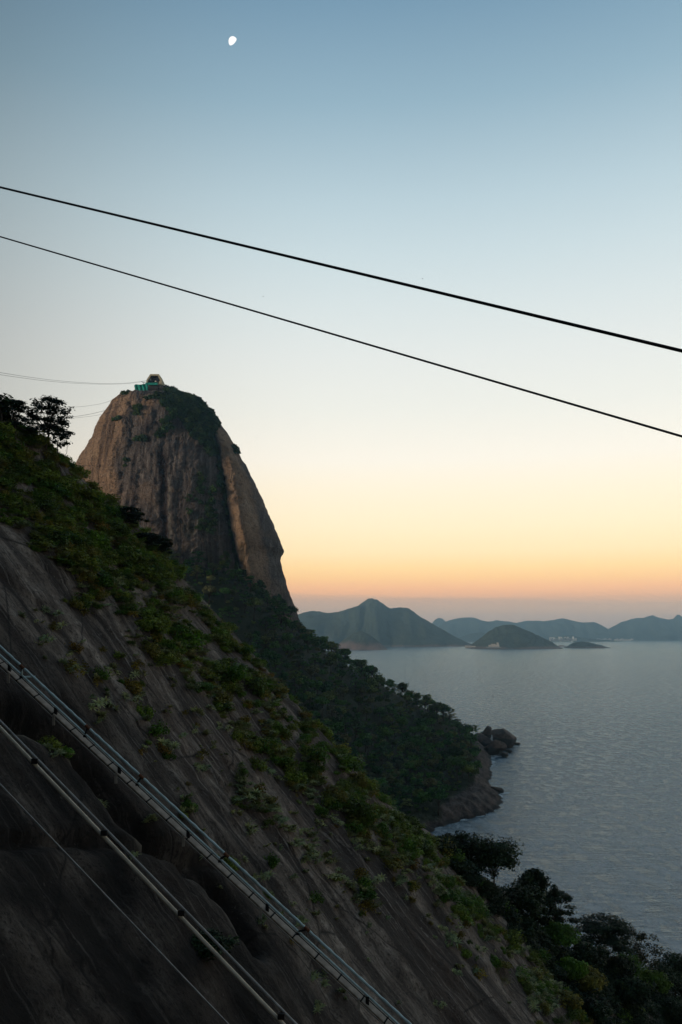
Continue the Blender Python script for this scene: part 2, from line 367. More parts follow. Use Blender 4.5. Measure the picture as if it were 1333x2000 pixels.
# ------------------------------------------------------------------ the near hillside (a steep granite flank that falls to the right)
Z0 = 75.0; GX, GY = -1.15, .30
ghl = math.hypot(GX, GY)
gdir = np.array([-GX, -GY, 0])/ghl                          # downhill, level
U = np.array([-gdir[1], gdir[0], 0]);                       # along the contour, away from the camera
if U[1] < 0: U = -U
W = unit([gdir[0], gdir[1], -ghl])                          # down the fall line
N = unit([-GX, -GY, 1.0]); O = np.array([0, 0, Z0])
def plane_hit(px, py):
    a = (np.asarray(px, float)-CX)/F; b = -(np.asarray(py, float)-HY)/F
    t = (HC-Z0)/np.maximum(GY-b+GX*a, .05)
    v = np.stack([a*t, t, HC+b*t], -1)-O
    return v@U, v@W
SIL = [(-400, 520), (-200, 650), (-100, 725), (0, 812), (50, 852), (110, 893), (150, 925), (200, 962), (260, 1010), (300, 1055), (340, 1105), (400, 1172),
       (450, 1228), (500, 1285), (550, 1350), (600, 1410), (660, 1478), (720, 1538), (790, 1592), (850, 1640), (900, 1688), (960, 1745), (1000, 1785),
       (1060, 1842), (1120, 1880), (1200, 1918), (1333, 1962), (1450, 2000)]
sp, sq = plane_hit(*np.array(SIL, float).T)
order = np.argsort(sq); sp, sq = sp[order], sq[order]
CR = plane_hit(*np.array([(-120, 1390), (-50, 1394), (0, 1402), (60, 1424), (130, 1468), (180, 1520), (240, 1598), (300, 1650), (380, 1700), (450, 1770), (500, 1850)], float).T)
CR2 = plane_hit(*np.array([(-80, 1640), (60, 1640), (150, 1645), (240, 1662), (330, 1668), (420, 1690)], float).T)
def polydist(p, q, A, B):
    best = np.full(p.shape, 1e9); side = np.zeros(p.shape)
    for i in range(len(A)-1):
        ax, ay, bx, by = A[i], B[i], A[i+1], B[i+1]
        dx, dy = bx-ax, by-ay; L2 = dx*dx+dy*dy
        t = np.clip(((p-ax)*dx+(q-ay)*dy)/L2, 0, 1)
        ex, ey = p-ax-t*dx, q-ay-t*dy; d = np.hypot(ex, ey)
        m = d < best; best = np.where(m, d, best); side = np.where(m, np.sign(dx*ey-dy*ex), side)
    return best, side
CRS = polydist(np.array([plane_hit(60, 1800)[0]]), np.array([plane_hit(60, 1800)[1]]), *CR)[1][0]
def surf_n(p, q):
    p, q = np.broadcast_arrays(np.asarray(p, float), np.asarray(q, float))
    n = 1.5*fbm(p/30, q/40, 1.3, 3)+.16*fbm(p/9, q/50, 4.1, 3)+.07*fbm(p/2.6, q/9, 7.7, 3)+.14*fbm(p/1.0, q/1.6, 2.2, 3)
    # overlapping exfoliation sheets: long low steps running down the slope
    s = fbm(p/30, q/60, 9.9, 2)*2.2+p/16.0; fr = s-np.floor(s); n = n+.30*(sstep(0, .06, fr)-fr)
    d, side = polydist(p, q, *CR)
    wob = .35*noise(p/1.5, q/1.5, 5)
    n = n-1.9*np.exp(-((d+wob)/1.0)**2)*(q < 60)
    low = np.where(side > 0, 1, -1)
    d2, _ = polydist(p, q, *CR2); n = n-.9*np.exp(-((d2+wob)/.5)**2)
    rough = sstep(60, 30, p)*sstep(-60, -10, q)
    st_ = q/2.6+1.3*fbm(p/9, q/9, 5.1, 3); fs = st_-np.floor(st_); n = n+rough*(.75*(fs-sstep(.75, 1, fs))+.5*fbm(p/3, q/1.6, 8.3, 4, .6))
    flake = noise(p/7, q/16, 6.6)+.35*noise(p/2.5, q/5, 2.9); n = n+.22*sstep(.14, .17, flake)+.18*sstep(-.26, -.23, flake)
    # the flank rounds over and drops out of sight
    e = np.maximum(p-np.interp(q, sq, sp)+5.5, 0)
    n = n-np.where(e < 30, e*e/52, 30*30/52+(e-30)*1.15)
    # unseen spur under the camera, added to shade the near rock, and its gully
    g = np.clip(1-p/30, 0, 1); n = n+np.where(p > 0, 27.2*g*g, 27.2+.9*np.sqrt(np.maximum(-p, 0)))
    return n
def on_slope(p, q, lift=0.0):
    p = np.asarray(p, float); q = np.asarray(q, float); n = surf_n(p, q)+lift
    return O+p[..., None]*U+q[..., None]*W+n[..., None]*N
pa = np.concatenate([np.arange(-120, 22, 4), np.arange(22, 190, .5), np.arange(190, 260, 1.5), np.arange(260, 470, 6)])
qa = np.concatenate([np.arange(-190, -120, 3), np.arange(-120, 110, .6), np.arange(110, 150, 1.5), np.arange(150, 230, 5)])
pp, qq = np.meshgrid(pa, qa)
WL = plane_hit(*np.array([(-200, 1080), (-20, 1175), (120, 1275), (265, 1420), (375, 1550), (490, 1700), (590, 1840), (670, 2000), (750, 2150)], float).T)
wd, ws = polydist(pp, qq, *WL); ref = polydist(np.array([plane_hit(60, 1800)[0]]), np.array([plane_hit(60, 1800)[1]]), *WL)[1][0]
shadem = sstep(-5, 9, wd*np.where(ref*ws > 0, 1, -1)+5*fbm(pp/9, qq/14, 2.2, 4))      # gully shade and corner darkening painted in as darker rock
ld, ls = polydist(pp, qq, *CR); lip = np.exp(-((ld-1.0)/.38)**2)*(CRS*ls > 0)*sstep(62, 50, pp)*(.6+.4*noise(pp/2, qq/2, 1.7))      # pale edge along the crack
V = on_slope(pp, qq)
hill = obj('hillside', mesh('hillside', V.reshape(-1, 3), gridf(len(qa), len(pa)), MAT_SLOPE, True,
    {'pq': np.stack([pp, qq, surf_n(pp, qq)], -1).reshape(-1, 3), 'lip': lip.ravel(), 'wet': (shadem*(.82+.35*fbm(pp/5, qq/4, 3.9, 4))).clip(0, 1).ravel()}))  # 'wet' holds the painted gully shade and corner darkening
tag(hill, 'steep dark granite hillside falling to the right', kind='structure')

# ------------------------------------------------------------------ sea
xs = np.concatenate([-np.geomspace(34000, 300, 24), np.linspace(-250, 250, 11), np.geomspace(300, 34000, 24)])
ys = np.concatenate([np.linspace(-2500, 0, 6), np.linspace(100, 2000, 20), np.geomspace(2200, 18400, 24)])
gx, gy = np.meshgrid(xs, ys)
tag(obj('sea', mesh('sea', np.stack([gx, gy, 0*gx], -1).reshape(-1, 3), gridf(len(ys), len(xs)), MAT_SEA, True)), kind='structure')

# ------------------------------------------------------------------ wooded slope between the near hillside and the peak
ctrl = []
def cp(px, py, d, dz=0): v = P(px, py, d); ctrl.append((v[0], v[1], v[2]+dz))
for a in [(470, 1128, 712), (510, 1158, 728), (545, 1188, 752), (584, 1224, 795), (640, 1264, 800), (720, 1312, 810), (790, 1352, 830), (860, 1392, 860), (915, 1430, 890)]: cp(*a, -7)
for a in [(700, 1400, 690), (800, 1480, 650), (860, 1550, 580), (600, 1350, 650), (520, 1250, 690), (430, 1130, 700), (380, 1118, 700), (250, 1090, 700), (890, 1500, 690), (830, 1420, 770), (640, 1450, 590), (740, 1540, 560)]: cp(*a, -6)
COAST = [(946, 1462), (958, 1476), (955, 1484), (960, 1492), (953, 1503), (959, 1513), (951, 1524), (953, 1536), (972, 1552), (976, 1564), (966, 1580), (940, 1592), (905, 1600), (890, 1604)]
cw = np.array([P(a, b, HC*F/(b-HY)) for a, b in COAST]); tg = np.gradient(cw[:, :2], axis=0); tg /= np.linalg.norm(tg, axis=1)[:, None]
inl = np.stack([tg[:, 1], -tg[:, 0]], -1)                     # inland side of the waterline
for c0, n0 in zip(cw, inl):
    ctrl.append((c0[0], c0[1], .2)); ctrl.append((c0[0]-n0[0]*9, c0[1]-n0[1]*9, -7)); ctrl.append((c0[0]+n0[0]*11, c0[1]+n0[1]*11, 9.5))
cp(900, 1535, 605, 0); cp(925, 1515, 640, 0)
ctrl += [(62, 515, 0), (30, 470, 4), (-30, 420, 20), (-120, 400, 60), (-250, 420, 110), (-330, 600, 140), (-330, 750, 170), (-330, 950, 100), (-150, 1000, 60), (-40, 980, 30), (60, 970, 5), (130, 1010, -8), (0, 1080, -12),
         (250, 1000, -14), (250, 900, -14), (215, 800, -14), (195, 700, -14), (175, 610, -14), (150, 535, -14), (105, 490, -12), (70, 440, -12), (200, 450, -25), (300, 700, -30), (250, 1080, -20), (0, 560, 24), (-80, 600, 85), (-100, 480, 50)]
ctrl = np.array(ctrl)
def tps_fit(X, z, lam=.0004):
    n = len(X); r = np.linalg.norm(X[:, None]-X[None], axis=-1); K = np.where(r > 0, r*r*np.log(r+1e-9), 0)+lam*np.eye(n)*100
    Pm = np.hstack([np.ones((n, 1)), X]); A = np.block([[K, Pm], [Pm.T, np.zeros((3, 3))]])
    return np.linalg.solve(A, np.concatenate([z, np.zeros(3)]))
tsc = 100.0; tw = tps_fit(ctrl[:, :2]/tsc, ctrl[:, 2])
def wood_z(x, y, detail=True):
    x, y = np.broadcast_arrays(np.asarray(x, float), np.asarray(y, float)); X = np.stack([x, y], -1)/tsc
    z = tw[-3]+tw[-2]*X[..., 0]+tw[-1]*X[..., 1]
    for i in range(len(ctrl)):
        r2 = ((X-ctrl[i, :2]/tsc)**2).sum(-1); z = z+tw[i]*.5*r2*np.log(r2+1e-12)
    if detail:
        z = z+sstep(6, 25, z)*4.0*fbm(x/60, y/60, 1.1, 3)
        near = np.exp(-((z-6)/10)**2)
        # slabs dipping seaward along the shore
        s = (x*.55+y)/17+.8*noise(x/30, y/30, 6); fr = s-np.floor(s)
        z = z+near*(5.0*(fr*.7-sstep(.62, 1, fr)*.7)+2.2*fbm(x/9, y/9, 3.3, 4, .6)+.8*fbm(x/3, y/3, 1.3, 2))
    return z
xa = np.concatenate([np.arange(-360, 40, 4.0), np.arange(40, 200, 1.6), np.arange(200, 262, 4.0)]); ya = np.arange(385, 1100, 2.2); gx, gy = np.meshgrid(xa, ya); gz = wood_z(gx, gy)
Vw = np.stack([gx, gy, gz], -1)
ppx, ppy = pix(Vw)
edge_px = np.interp(ppy, [1425, 1450, 1470, 1490, 1512, 1528, 1545, 1560, 1575], [935, 928, 930, 932, 930, 925, 905, 880, 860])
rock_m = sstep(-6, 6, ppx-edge_px+6*noise(gx/12, gy/12, 2))*sstep(1422, 1432, ppy)
rock_m = np.maximum(rock_m, sstep(4, 2, gz))
tag(obj('wooded_slope', mesh('wooded_slope', Vw.reshape(-1, 3), gridf(len(ya), len(xa)), MAT_FOREST_FLOOR, True, {'rock': rock_m.ravel()})), kind='structure')

# ------------------------------------------------------------------ the peak: a steep bare granite dome
PY = 818.0
ROWS = np.array([(756, 264, 342), (760, 252, 352), (770, 233, 372), (790, 218, 399), (812, 205, 420), (840, 190, 441), (870, 177, 460), (905, 156, 479), (940, 139, 498), (995, 113, 522),
                 (1030, 96, 537), (1050, 86, 546), (1066, 79, 552), (1076, 75, 554), (1084, 73, 549), (1094, 69, 546), (1130, 55, 557), (1165, 40, 568), (1190, 30, 577), (1215, 20, 586), (1300, -20, 625), (1400, -80, 680)], float)
zr = HC-(ROWS[:, 0]-HY)/F*PY; lx = (ROWS[:, 1]-CX)/F*PY; rx = (ROWS[:, 2]-CX)/F*PY
for i_, f_ in ((0, 1.0), (1, 1.0), (2, .5)): zr[i_] = HC+(zr[i_]-HC)*(1-f_*.85*(rx[i_]-lx[i_])/2/PY)      # the near rim of the summit is what is seen from below
o_ = np.argsort(zr); zr, lx, rx = zr[o_], lx[o_], rx[o_]
zz = np.concatenate([np.arange(zr[0], 130, 4), np.arange(130, zr[-1], .9), [zr[-1]]])
ths = np.concatenate([np.linspace(-np.pi/2-.25, np.pi/2+.25, 330), np.linspace(np.pi/2+.25, 3*np.pi/2-.25, 40)[1:-1]])   # 0 faces the camera
T, Zg = np.meshgrid(ths, zz)
tl_, tr2 = lx.copy()/PY, rx.copy()/PY; tz = np.linspace(-np.pi/2-.25, np.pi/2+.25, 200)[None]
for _ in range(6):
    cc, ww = ((lx+rx)/2)[:, None], ((rx-lx)/2)[:, None]; aa = (cc+ww*np.sign(np.sin(tz))*np.abs(np.sin(tz))**.92)/(PY-np.minimum(ww*.85, 95)*np.sign(np.cos(tz))*np.abs(np.cos(tz))**.8)
    lx = lx+(tl_-aa.min(1))*PY; rx = rx+(tr2-aa.max(1))*PY
l_ = np.interp(Zg, zr, lx); r_ = np.interp(Zg, zr, rx); cx = (l_+r_)/2; w = (r_-l_)/2
sgn = lambda a, e: np.sign(a)*np.abs(a)**e
dep = np.minimum(w*.85, 95)
Xp = cx+w*sgn(np.sin(T), .92); Yp = PY-dep*sgn(np.cos(T), .8)
fx, fy = CX+F*Xp/Yp, HY-F*(Zg-HC)/Yp            # layout coordinates on the front of the dome
front = sstep(-.1, .5, np.cos(T))
def line_x(pts, y): a = np.array(pts, float); return np.interp(y, a[:, 1], a[:, 0])
crease = line_x([(398, 800), (412, 835), (424, 880), (432, 930), (440, 980), (449, 1030), (459, 1080), (470, 1130), (480, 1200)], fy)
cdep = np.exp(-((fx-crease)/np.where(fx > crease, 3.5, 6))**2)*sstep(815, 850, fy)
push = front*(14*cdep)                                                     # groove goes in (+y)
push -= front*13*np.exp(-((fx-crease-32)/20)**2)*sstep(820, 900, fy)         # pillar stands out
groove2 = np.exp(-((fx-line_x([(240, 760), (262, 800), (255, 860), (240, 930), (236, 1000)], fy))/7)**2); push += front*2.2*groove2
chim = np.exp(-((fx-line_x([(318, 860), (322, 1090)], fy))/7)**2)*sstep(840, 880, fy); push += front*1.6*chim
groove3 = np.exp(-((fx-line_x([(300, 790), (312, 830), (306, 870)], fy))/6)**2)*sstep(880, 850, fy)*sstep(780, 800, fy); push += front*2*groove3
push += front*(1.8*fbm(Xp/20, Zg/90, 3.0, 4)+2.4*fbm(Xp/8, Zg/9, 6.0, 5, .78)+1.0*fbm(Xp/4, Zg/40, 1.0, 4, .6))
led = noise(Xp/40, Zg/24, 5.5); push += front*2.5*sstep(.05, .2, led)*sstep(960, 800, fy)
Yp = Yp+push; Xp = Xp+1.5*fbm(Yp/14, Zg/16, 2.7, 3)+.8*fbm(Yp/5, Zg/5, 1.7, 2)
Zp = Zg+0*T
nr, nc = T.shape
Vp = np.stack([Xp, Yp, Zp], -1).reshape(-1, 3)
Qp = gridf(nr, nc); i_ = np.arange(nr-1)*nc; wrap = np.stack([i_+nc-1, i_, i_+nc, i_+nc+nc-1], -1)
topc = len(Vp); Vp = np.vstack([Vp, [[(lx[-1]+rx[-1])/2, PY, zr[-1]+1.5]]])
b0 = (nr-1)*nc; jj = np.arange(nc); capq = np.stack([b0+jj, b0+(jj+1) % nc, np.full(nc, topc), np.full(nc, topc)], -1)
fxn = fx+5*noise(Xp/9, Zg/20, 1.0); 
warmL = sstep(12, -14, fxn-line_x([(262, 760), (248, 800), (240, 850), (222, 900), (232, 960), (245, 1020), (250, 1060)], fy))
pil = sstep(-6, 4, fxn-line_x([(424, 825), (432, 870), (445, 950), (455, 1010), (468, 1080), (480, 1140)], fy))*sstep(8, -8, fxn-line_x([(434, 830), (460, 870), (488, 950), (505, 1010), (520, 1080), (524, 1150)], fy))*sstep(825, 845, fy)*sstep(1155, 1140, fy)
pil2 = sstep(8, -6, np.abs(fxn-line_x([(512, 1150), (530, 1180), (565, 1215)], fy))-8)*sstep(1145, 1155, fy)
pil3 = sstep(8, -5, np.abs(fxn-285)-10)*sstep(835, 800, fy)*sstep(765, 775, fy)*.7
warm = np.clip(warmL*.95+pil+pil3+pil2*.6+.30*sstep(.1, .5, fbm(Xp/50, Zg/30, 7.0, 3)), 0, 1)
stain = np.clip(sstep(10, 6, np.abs(fx-line_x([(317, 860), (320, 960), (322, 1090)], fy)+1.5*noise(Xp/5, Zg/30, 3)))*sstep(860, 900, fy)*.95
    +sstep(8, 3, np.abs(fx-262))*sstep(920, 945, fy)*.6+sstep(6, 3, np.abs(fx-250))*sstep(960, 975, fy)*.5+sstep(.18, .5, fbm(Xp/7, Zg/90, 8.0, 3))*.55*(1-pil), 0, 1)
pale = np.clip(sstep(3.5, 1.5, np.abs(fx-line_x([(330, 900), (334, 1060), (340, 1120)], fy)))*sstep(900, 960, fy)*.7+pil2*.5
    +sstep(2.5, 1, np.abs(fx-line_x([(408, 850), (412, 960), (430, 1060), (445, 1120)], fy)))*.6*sstep(850, 870, fy), 0, 1)
def in_top_veg(x, y):
    left = np.interp(y, [755, 775, 790, 800, 812, 825, 835, 850, 870, 890], [325, 322, 316, 325, 350, 362, 362, 372, 395, 408])
    right = np.interp(y, [755, 770, 790, 812, 828, 845, 870, 890], [350, 376, 402, 424, 430, 422, 418, 420])
    return (x > left) & (x < right) & (y < 890)
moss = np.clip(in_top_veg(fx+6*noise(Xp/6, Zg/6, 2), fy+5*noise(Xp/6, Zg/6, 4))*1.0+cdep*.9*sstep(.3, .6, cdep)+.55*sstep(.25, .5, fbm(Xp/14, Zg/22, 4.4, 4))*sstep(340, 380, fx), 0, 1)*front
def pad(a): return np.append((a*np.ones_like(T)).ravel(), 0.3)
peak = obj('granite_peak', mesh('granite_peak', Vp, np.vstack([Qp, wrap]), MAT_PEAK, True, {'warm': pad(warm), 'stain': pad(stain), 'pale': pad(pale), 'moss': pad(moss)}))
capm = mesh('summit', Vp[np.append(b0+jj, topc)], [(i, (i+1) % nc, nc) for i in range(nc)], MAT_PEAK, True, {'warm': np.full(nc+1, .3), 'stain': np.zeros(nc+1), 'pale': np.zeros(nc+1), 'moss': np.full(nc+1, .6)})
obj('summit', capm, peak)
tag(peak, 'tall bare granite dome with orange flanks rising over the bay', kind='structure')
front_ok = (front > .4)
peak_fx, peak_fy, peak_pos = fx[front_ok], fy[front_ok], np.stack([Xp, Yp, Zp], -1)[front_ok]

# ------------------------------------------------------------------ far hills and islands
def hill_ridge(name, label, prof, base_py, mat, depth_f=.5, seed=0, kind='structure', nx=140, ny=40, rough=.12, sides=.10):
    """a hill whose crest follows prof; shore in front at base_py, crest further back, falling away behind"""
    prof = np.array(prof, float); d0 = HC*F/(base_py-HY)
    wpx = prof[:, 0].max()-prof[:, 0].min(); wid = wpx/F*d0
    dr = d0+wid*depth_f*.5; db = d0+wid*depth_f
    pxs = np.linspace(prof[0, 0], prof[-1, 0], nx)
    vs = np.linspace(0, 1, ny)
    px_, v_ = np.meshgrid(pxs, vs)
    d = d0+(db-d0)*v_
    ridge = np.interp(px_, prof[:, 0], prof[:, 1]); ker = np.ones(3)/3
    hz = HC-(ridge-HY)/F*dr
    x = (px_-CX)/F*dr
    cr = .5+.05*noise(px_/60+seed, 0*px_, seed)
    prof_v = np.where(v_ < cr, sstep(0, 1, v_/cr)**.8, sstep(1, 0, (v_-cr)/(1-cr))**.8)
    front = d0+wid*sides*noise(px_/25+seed, 0*px_+3, seed)
    sm = np.interp(pxs, prof[:, 0], prof[:, 1]); kr = np.exp(-np.linspace(-2, 2, nx//5)**2); kr /= kr.sum(); sm = np.convolve(np.pad(sm, nx//5, mode='edge'), kr, mode='same')[nx//5:-(nx//5)]
    lowp = px_+(1-prof_v)*wpx*(.16*noise(px_/(wpx*.16)+seed, v_*2.5, seed+.7)+.10*(v_-.5))
    hz = hz*prof_v+(1-prof_v)*(HC-(np.interp(lowp, pxs, sm)-HY)/F*dr)          # spurs wander away from the crest line
    H = hz.clip(-5)
    wx_ = x+.5*(d-d0)+.30*wid*noise(x/(wid*.33), d/(wid*.22), seed+.3); spur = fbm(wx_/(wid*.10)+seed, d/(wid*.10), seed*1.7, 4)
    z = H*prof_v*(1+rough*2.2*spur*(1-prof_v)) + H*rough*.5*spur*prof_v*(1-prof_v)
    z = z-6*(1-prof_v)**6
    y = d+wid*sides*.35*noise(px_/22+seed, v_*3+1, seed)*(1-v_)
    gul = 1-np.abs(fbm(wx_/(wid*.10)+seed, d/(wid*.12), seed*2.1, 4)); z = z*(1-.10*(1-gul)*(1-.75*prof_v)*4*prof_v)
    z = z+.012*H.max()*fbm(x/(wid*.02), y/(wid*.02), seed+.5, 3)*prof_v
    return tag(obj(name, mesh(name, np.stack([x, y, z], -1).reshape(-1, 3), gridf(ny, nx), mat, True)), label, kind=kind)
hill_ridge('headland_hill', 'large hazy green headland hill with twin summits across the bay', [(440, 1262), (500, 1232), (545, 1212), (585, 1198), (605, 1193), (622, 1193), (640, 1197), (660, 1194), (680, 1186), (705, 1175), (718, 1169), (727, 1167), (738, 1170), (750, 1179), (764, 1187), (785, 1186), (798, 1188), (820, 1202), (850, 1220), (880, 1238), (905, 1252), (922, 1263)], 1263.0, MAT_HILL, .42, 1, nx=260, ny=70, rough=.22)
hill_ridge('headland_knob', 'low reddish rocky knob at the foot of the headland', [(640, 1268), (655, 1262), (670, 1250), (690, 1236), (705, 1232), (722, 1238), (742, 1254), (757, 1268)], 1269.5, MAT_HILL_ROCKY, .5, 4, rough=.2)
hill_ridge('wooded_island', 'wooded dome island right of the headland hill', [(914, 1266), (925, 1256), (940, 1245), (955, 1233), (968, 1225), (985, 1220), (1003, 1220), (1015, 1225), (1035, 1233), (1055, 1243), (1075, 1252), (1084, 1259), (1090, 1266)], 1267.5, MAT_HILL, .6, 7, rough=.18, ny=60)
hill_ridge('low_islet', 'low flat islet right of the wooded island', [(1106, 1265), (1114, 1258), (1124, 1254), (1138, 1252.5), (1150, 1254), (1160, 1256.5), (1175, 1260), (1192, 1266)], 1266.0, MAT_HILL, .45, 9, rough=.25)
hill_ridge('islet_rock', 'sliver of bare rock between island and islet', [(1086, 1263), (1093, 1260.5), (1100, 1260), (1108, 1263)], 1263.0, MAT_HILL_ROCKY, .4, 11, nx=20, ny=12)
hill_ridge('far_range_middle', None, [(790, 1252), (840, 1236), (870, 1214), (890, 1208), (905, 1206), (925, 1205), (940, 1209), (955, 1213), (975, 1211), (990, 1213), (1010, 1216), (1030, 1212), (1060, 1212), (1085, 1210), (1100, 1206), (1115, 1211), (1140, 1215), (1160, 1214), (1175, 1221), (1190, 1228), (1230, 1245), (1250, 1252)], 1250.8, MAT_FAR, .25, 13, nx=260)
hill_ridge('far_range_right', None, [(1130, 1251), (1188, 1228), (1202, 1221), (1215, 1214), (1240, 1207), (1262, 1205), (1275, 1201), (1290, 1206), (1305, 1209), (1315, 1207), (1325, 1197), (1334, 1202), (1360, 1210), (1400, 1212), (1450, 1225), (1520, 1250)], 1250.9, MAT_FAR, .25, 17, nx=220)
hill_ridge('far_dome', None, [(838, 1240), (845, 1217), (850, 1209), (858, 1206), (866, 1208), (875, 1218), (885, 1240)], 1249.6, MAT_FAR, .5, 19, nx=40)
hill_ridge('far_low_hills', None, [(870, 1250), (895, 1246), (920, 1237), (940, 1235), (960, 1240), (985, 1247), (1000, 1251)], 1253.2, MAT_FAR, .3, 23, nx=60)
hill_ridge('far_town_hill', None, [(1040, 1253), (1075, 1247), (1100, 1242), (1118, 1240), (1135, 1245), (1160, 1248), (1190, 1250), (1215, 1253)], 1253.6, MAT_FAR, .3, 29, nx=60)

# ------------------------------------------------------------------ plant makers
def leaf_cloud(rng, cen, rad, n, size, aspect=.55, squash=1.0, flat=.0):
    """n leaves in each of several clumps; returns verts, quads, tint"""
    k = len(cen); cen = np.repeat(np.asarray(cen, float), n, 0); rad = np.repeat(np.broadcast_to(rad, k), n)
    v = rng.normal(size=(k*n, 3)); v /= np.linalg.norm(v, axis=1)[:, None]
    rr = rng.random(k*n)**.45
    pos = cen+v*(rad*rr)[:, None]*np.array([1, 1, squash])
    nrm = v*.7+rng.normal(size=v.shape)*.55+np.array([0, 0, .45+flat*2]); nrm /= np.linalg.norm(nrm, axis=1)[:, None]
    a = np.cross(nrm, rng.normal(size=v.shape)); a /= np.linalg.norm(a, axis=1)[:, None]; b = np.cross(nrm, a)
    s = size*(.6+.8*rng.random(k*n))[:, None]
    V = np.stack([pos-a*s, pos-b*s*aspect+nrm*s*.12, pos+a*s-nrm*s*.1, pos+b*s*aspect+nrm*s*.12], 1).reshape(-1, 3)
    Q = np.arange(len(V)).reshape(-1, 4)
    t = np.repeat(np.clip(rng.normal(.42, .17, k), 0, 1), n)+rng.normal(0, .14, k*n)
    return V, Q, np.repeat(np.clip(t, 0, 1), 4)
def bush_mesh(name, seed, mat, r=1.0, k=16, n=26, size=.16, tall=.8):
    rng = np.random.default_rng(seed); d = rng.normal(size=(k, 3)); d /= np.linalg.norm(d, axis=1)[:, None]; d[:, 2] = np.abs(d[:, 2])
    cen = d*r*(.45+.4*rng.random(k))[:, None]*np.array([1, 1, tall]); cen[:, 2] += .1*r
    V, Q, t = leaf_cloud(rng, cen, r*(.28+.22*rng.random(k)), n, size*r)
    return mesh(name, V, Q, mat, False, {'tint': t})
def brom_mesh(name, seed, mat, nros=7, spread=.75, ll=.66, lw=.07, droop=.42):
    rng = np.random.default_rng(seed); Vs, ts = [], []
    for i in range(nros):
        c = np.array([*(rng.normal(size=2)*spread*.5), rng.random()*.25]); L = ll*(.6+.6*rng.random()); nl = 15; tn = np.clip(rng.normal(.5, .2), 0, 1)
        for j in range(nl):
            a = 2*np.pi*j/nl+rng.normal()*.25; e = .35+.9*rng.random(); dr = np.array([np.cos(a)*np.cos(e), np.sin(a)*np.cos(e), np.sin(e)]); sd = np.array([-np.sin(a), np.cos(a), 0])
            wv = lw*(.7+.6*rng.random()); pts = []
            for q in (0, .4, .75, 1.0):
                ct = c+dr*L*q+np.array([0, 0, -droop*L*q*q]); ww = wv*(1.15-q)*1.1+.004; pts.append((ct-sd*ww, ct+sd*ww))
            for q in range(3): Vs += [pts[q][0], pts[q][1], pts[q+1][1], pts[q+1][0]]; ts += [np.clip(tn+rng.normal()*.1, 0, 1)]*4
    V = np.array(Vs); return mesh(name, V, np.arange(len(V)).reshape(-1, 4), mat, False, {'tint': np.array(ts)})
def tree_parts(seed, H, cw, ch, kind='round', k=26, n=40, leaf=.22, trunk_r=.16, base_frac=.35, lean=(0, 0)):
    """(trunk verts, faces), (crown verts, quads, tint) about the foot of the tree"""
    rng = np.random.default_rng(seed); lean = np.array([*lean, 0.])
    top = np.array([0, 0, H-ch*.45])+lean*H
    tr = [np.array([0, 0, -.6]), np.array([0, 0, H*.15])+lean*H*.1, top*.5+rng.normal(size=3)*np.array([.04, .04, 0])*H, top]
    parts = [tube(tr, [trunk_r*1.25, trunk_r, trunk_r*.7, trunk_r*.3], 7)]
    if kind == 'umbrella':
        a = rng.random(k)*2*np.pi; rr = np.sqrt(rng.random(k)); lay = rng.integers(0, 4, k)
        cen = np.stack([np.cos(a)*rr*cw/2, np.sin(a)*rr*cw/2, H-ch+ch*(.15+.26*lay)+.12*ch*(1-rr**2)*2], -1)
        cen[:, :2] *= (1-.13*lay)[:, None]; rad = cw*(.085+.07*rng.random(k)); sq, flat = .32, .7
    elif kind == 'plume':
        a = rng.random(k)*2*np.pi; zz_ = rng.random(k); rr = np.sqrt(rng.random(k))*np.sin(np.pi*(.15+.75*zz_))
        cen = np.stack([np.cos(a)*rr*cw/2, np.sin(a)*rr*cw/2, H-ch+ch*zz_], -1); rad = cw*(.09+.06*rng.random(k)); sq, flat = .9, 0
    else:
        d = rng.normal(size=(k, 3)); d /= np.linalg.norm(d, axis=1)[:, None]; q = (.35+.6*rng.random(k))[:, None]
        cen = d*q*np.array([cw/2, cw/2, ch/2])*.85; cen[:, 2] = np.abs(cen[:, 2]+ch*.12)*np.sign(cen[:, 2]+ch*.3); cen[:, 2] += H-ch/2; rad = cw*(.12+.09*rng.random(k)); sq, flat = .75, .1
    cen = cen+lean*cen[:, 2:3]
    for c_ in cen[::2]:
        f = .35+.5*rng.random(); s0 = tr[1]*(1-f)+tr[3]*f if f < .6 else tr[2]*(1-f)+tr[3]*f
        mid = s0*.45+c_*.55+np.array([0, 0, -.04*H]); parts.append(tube([s0, mid, c_], [trunk_r*.38, trunk_r*.25, trunk_r*.10], 5))
    return join(parts), leaf_cloud(rng, cen, rad, n, leaf, .6, sq, flat)
def copies(root):
    r = root.copy(); C.objects.link(r)
    for ch in root.children:
        c_ = ch.copy(); C.objects.link(c_); c_.parent = r
    return r
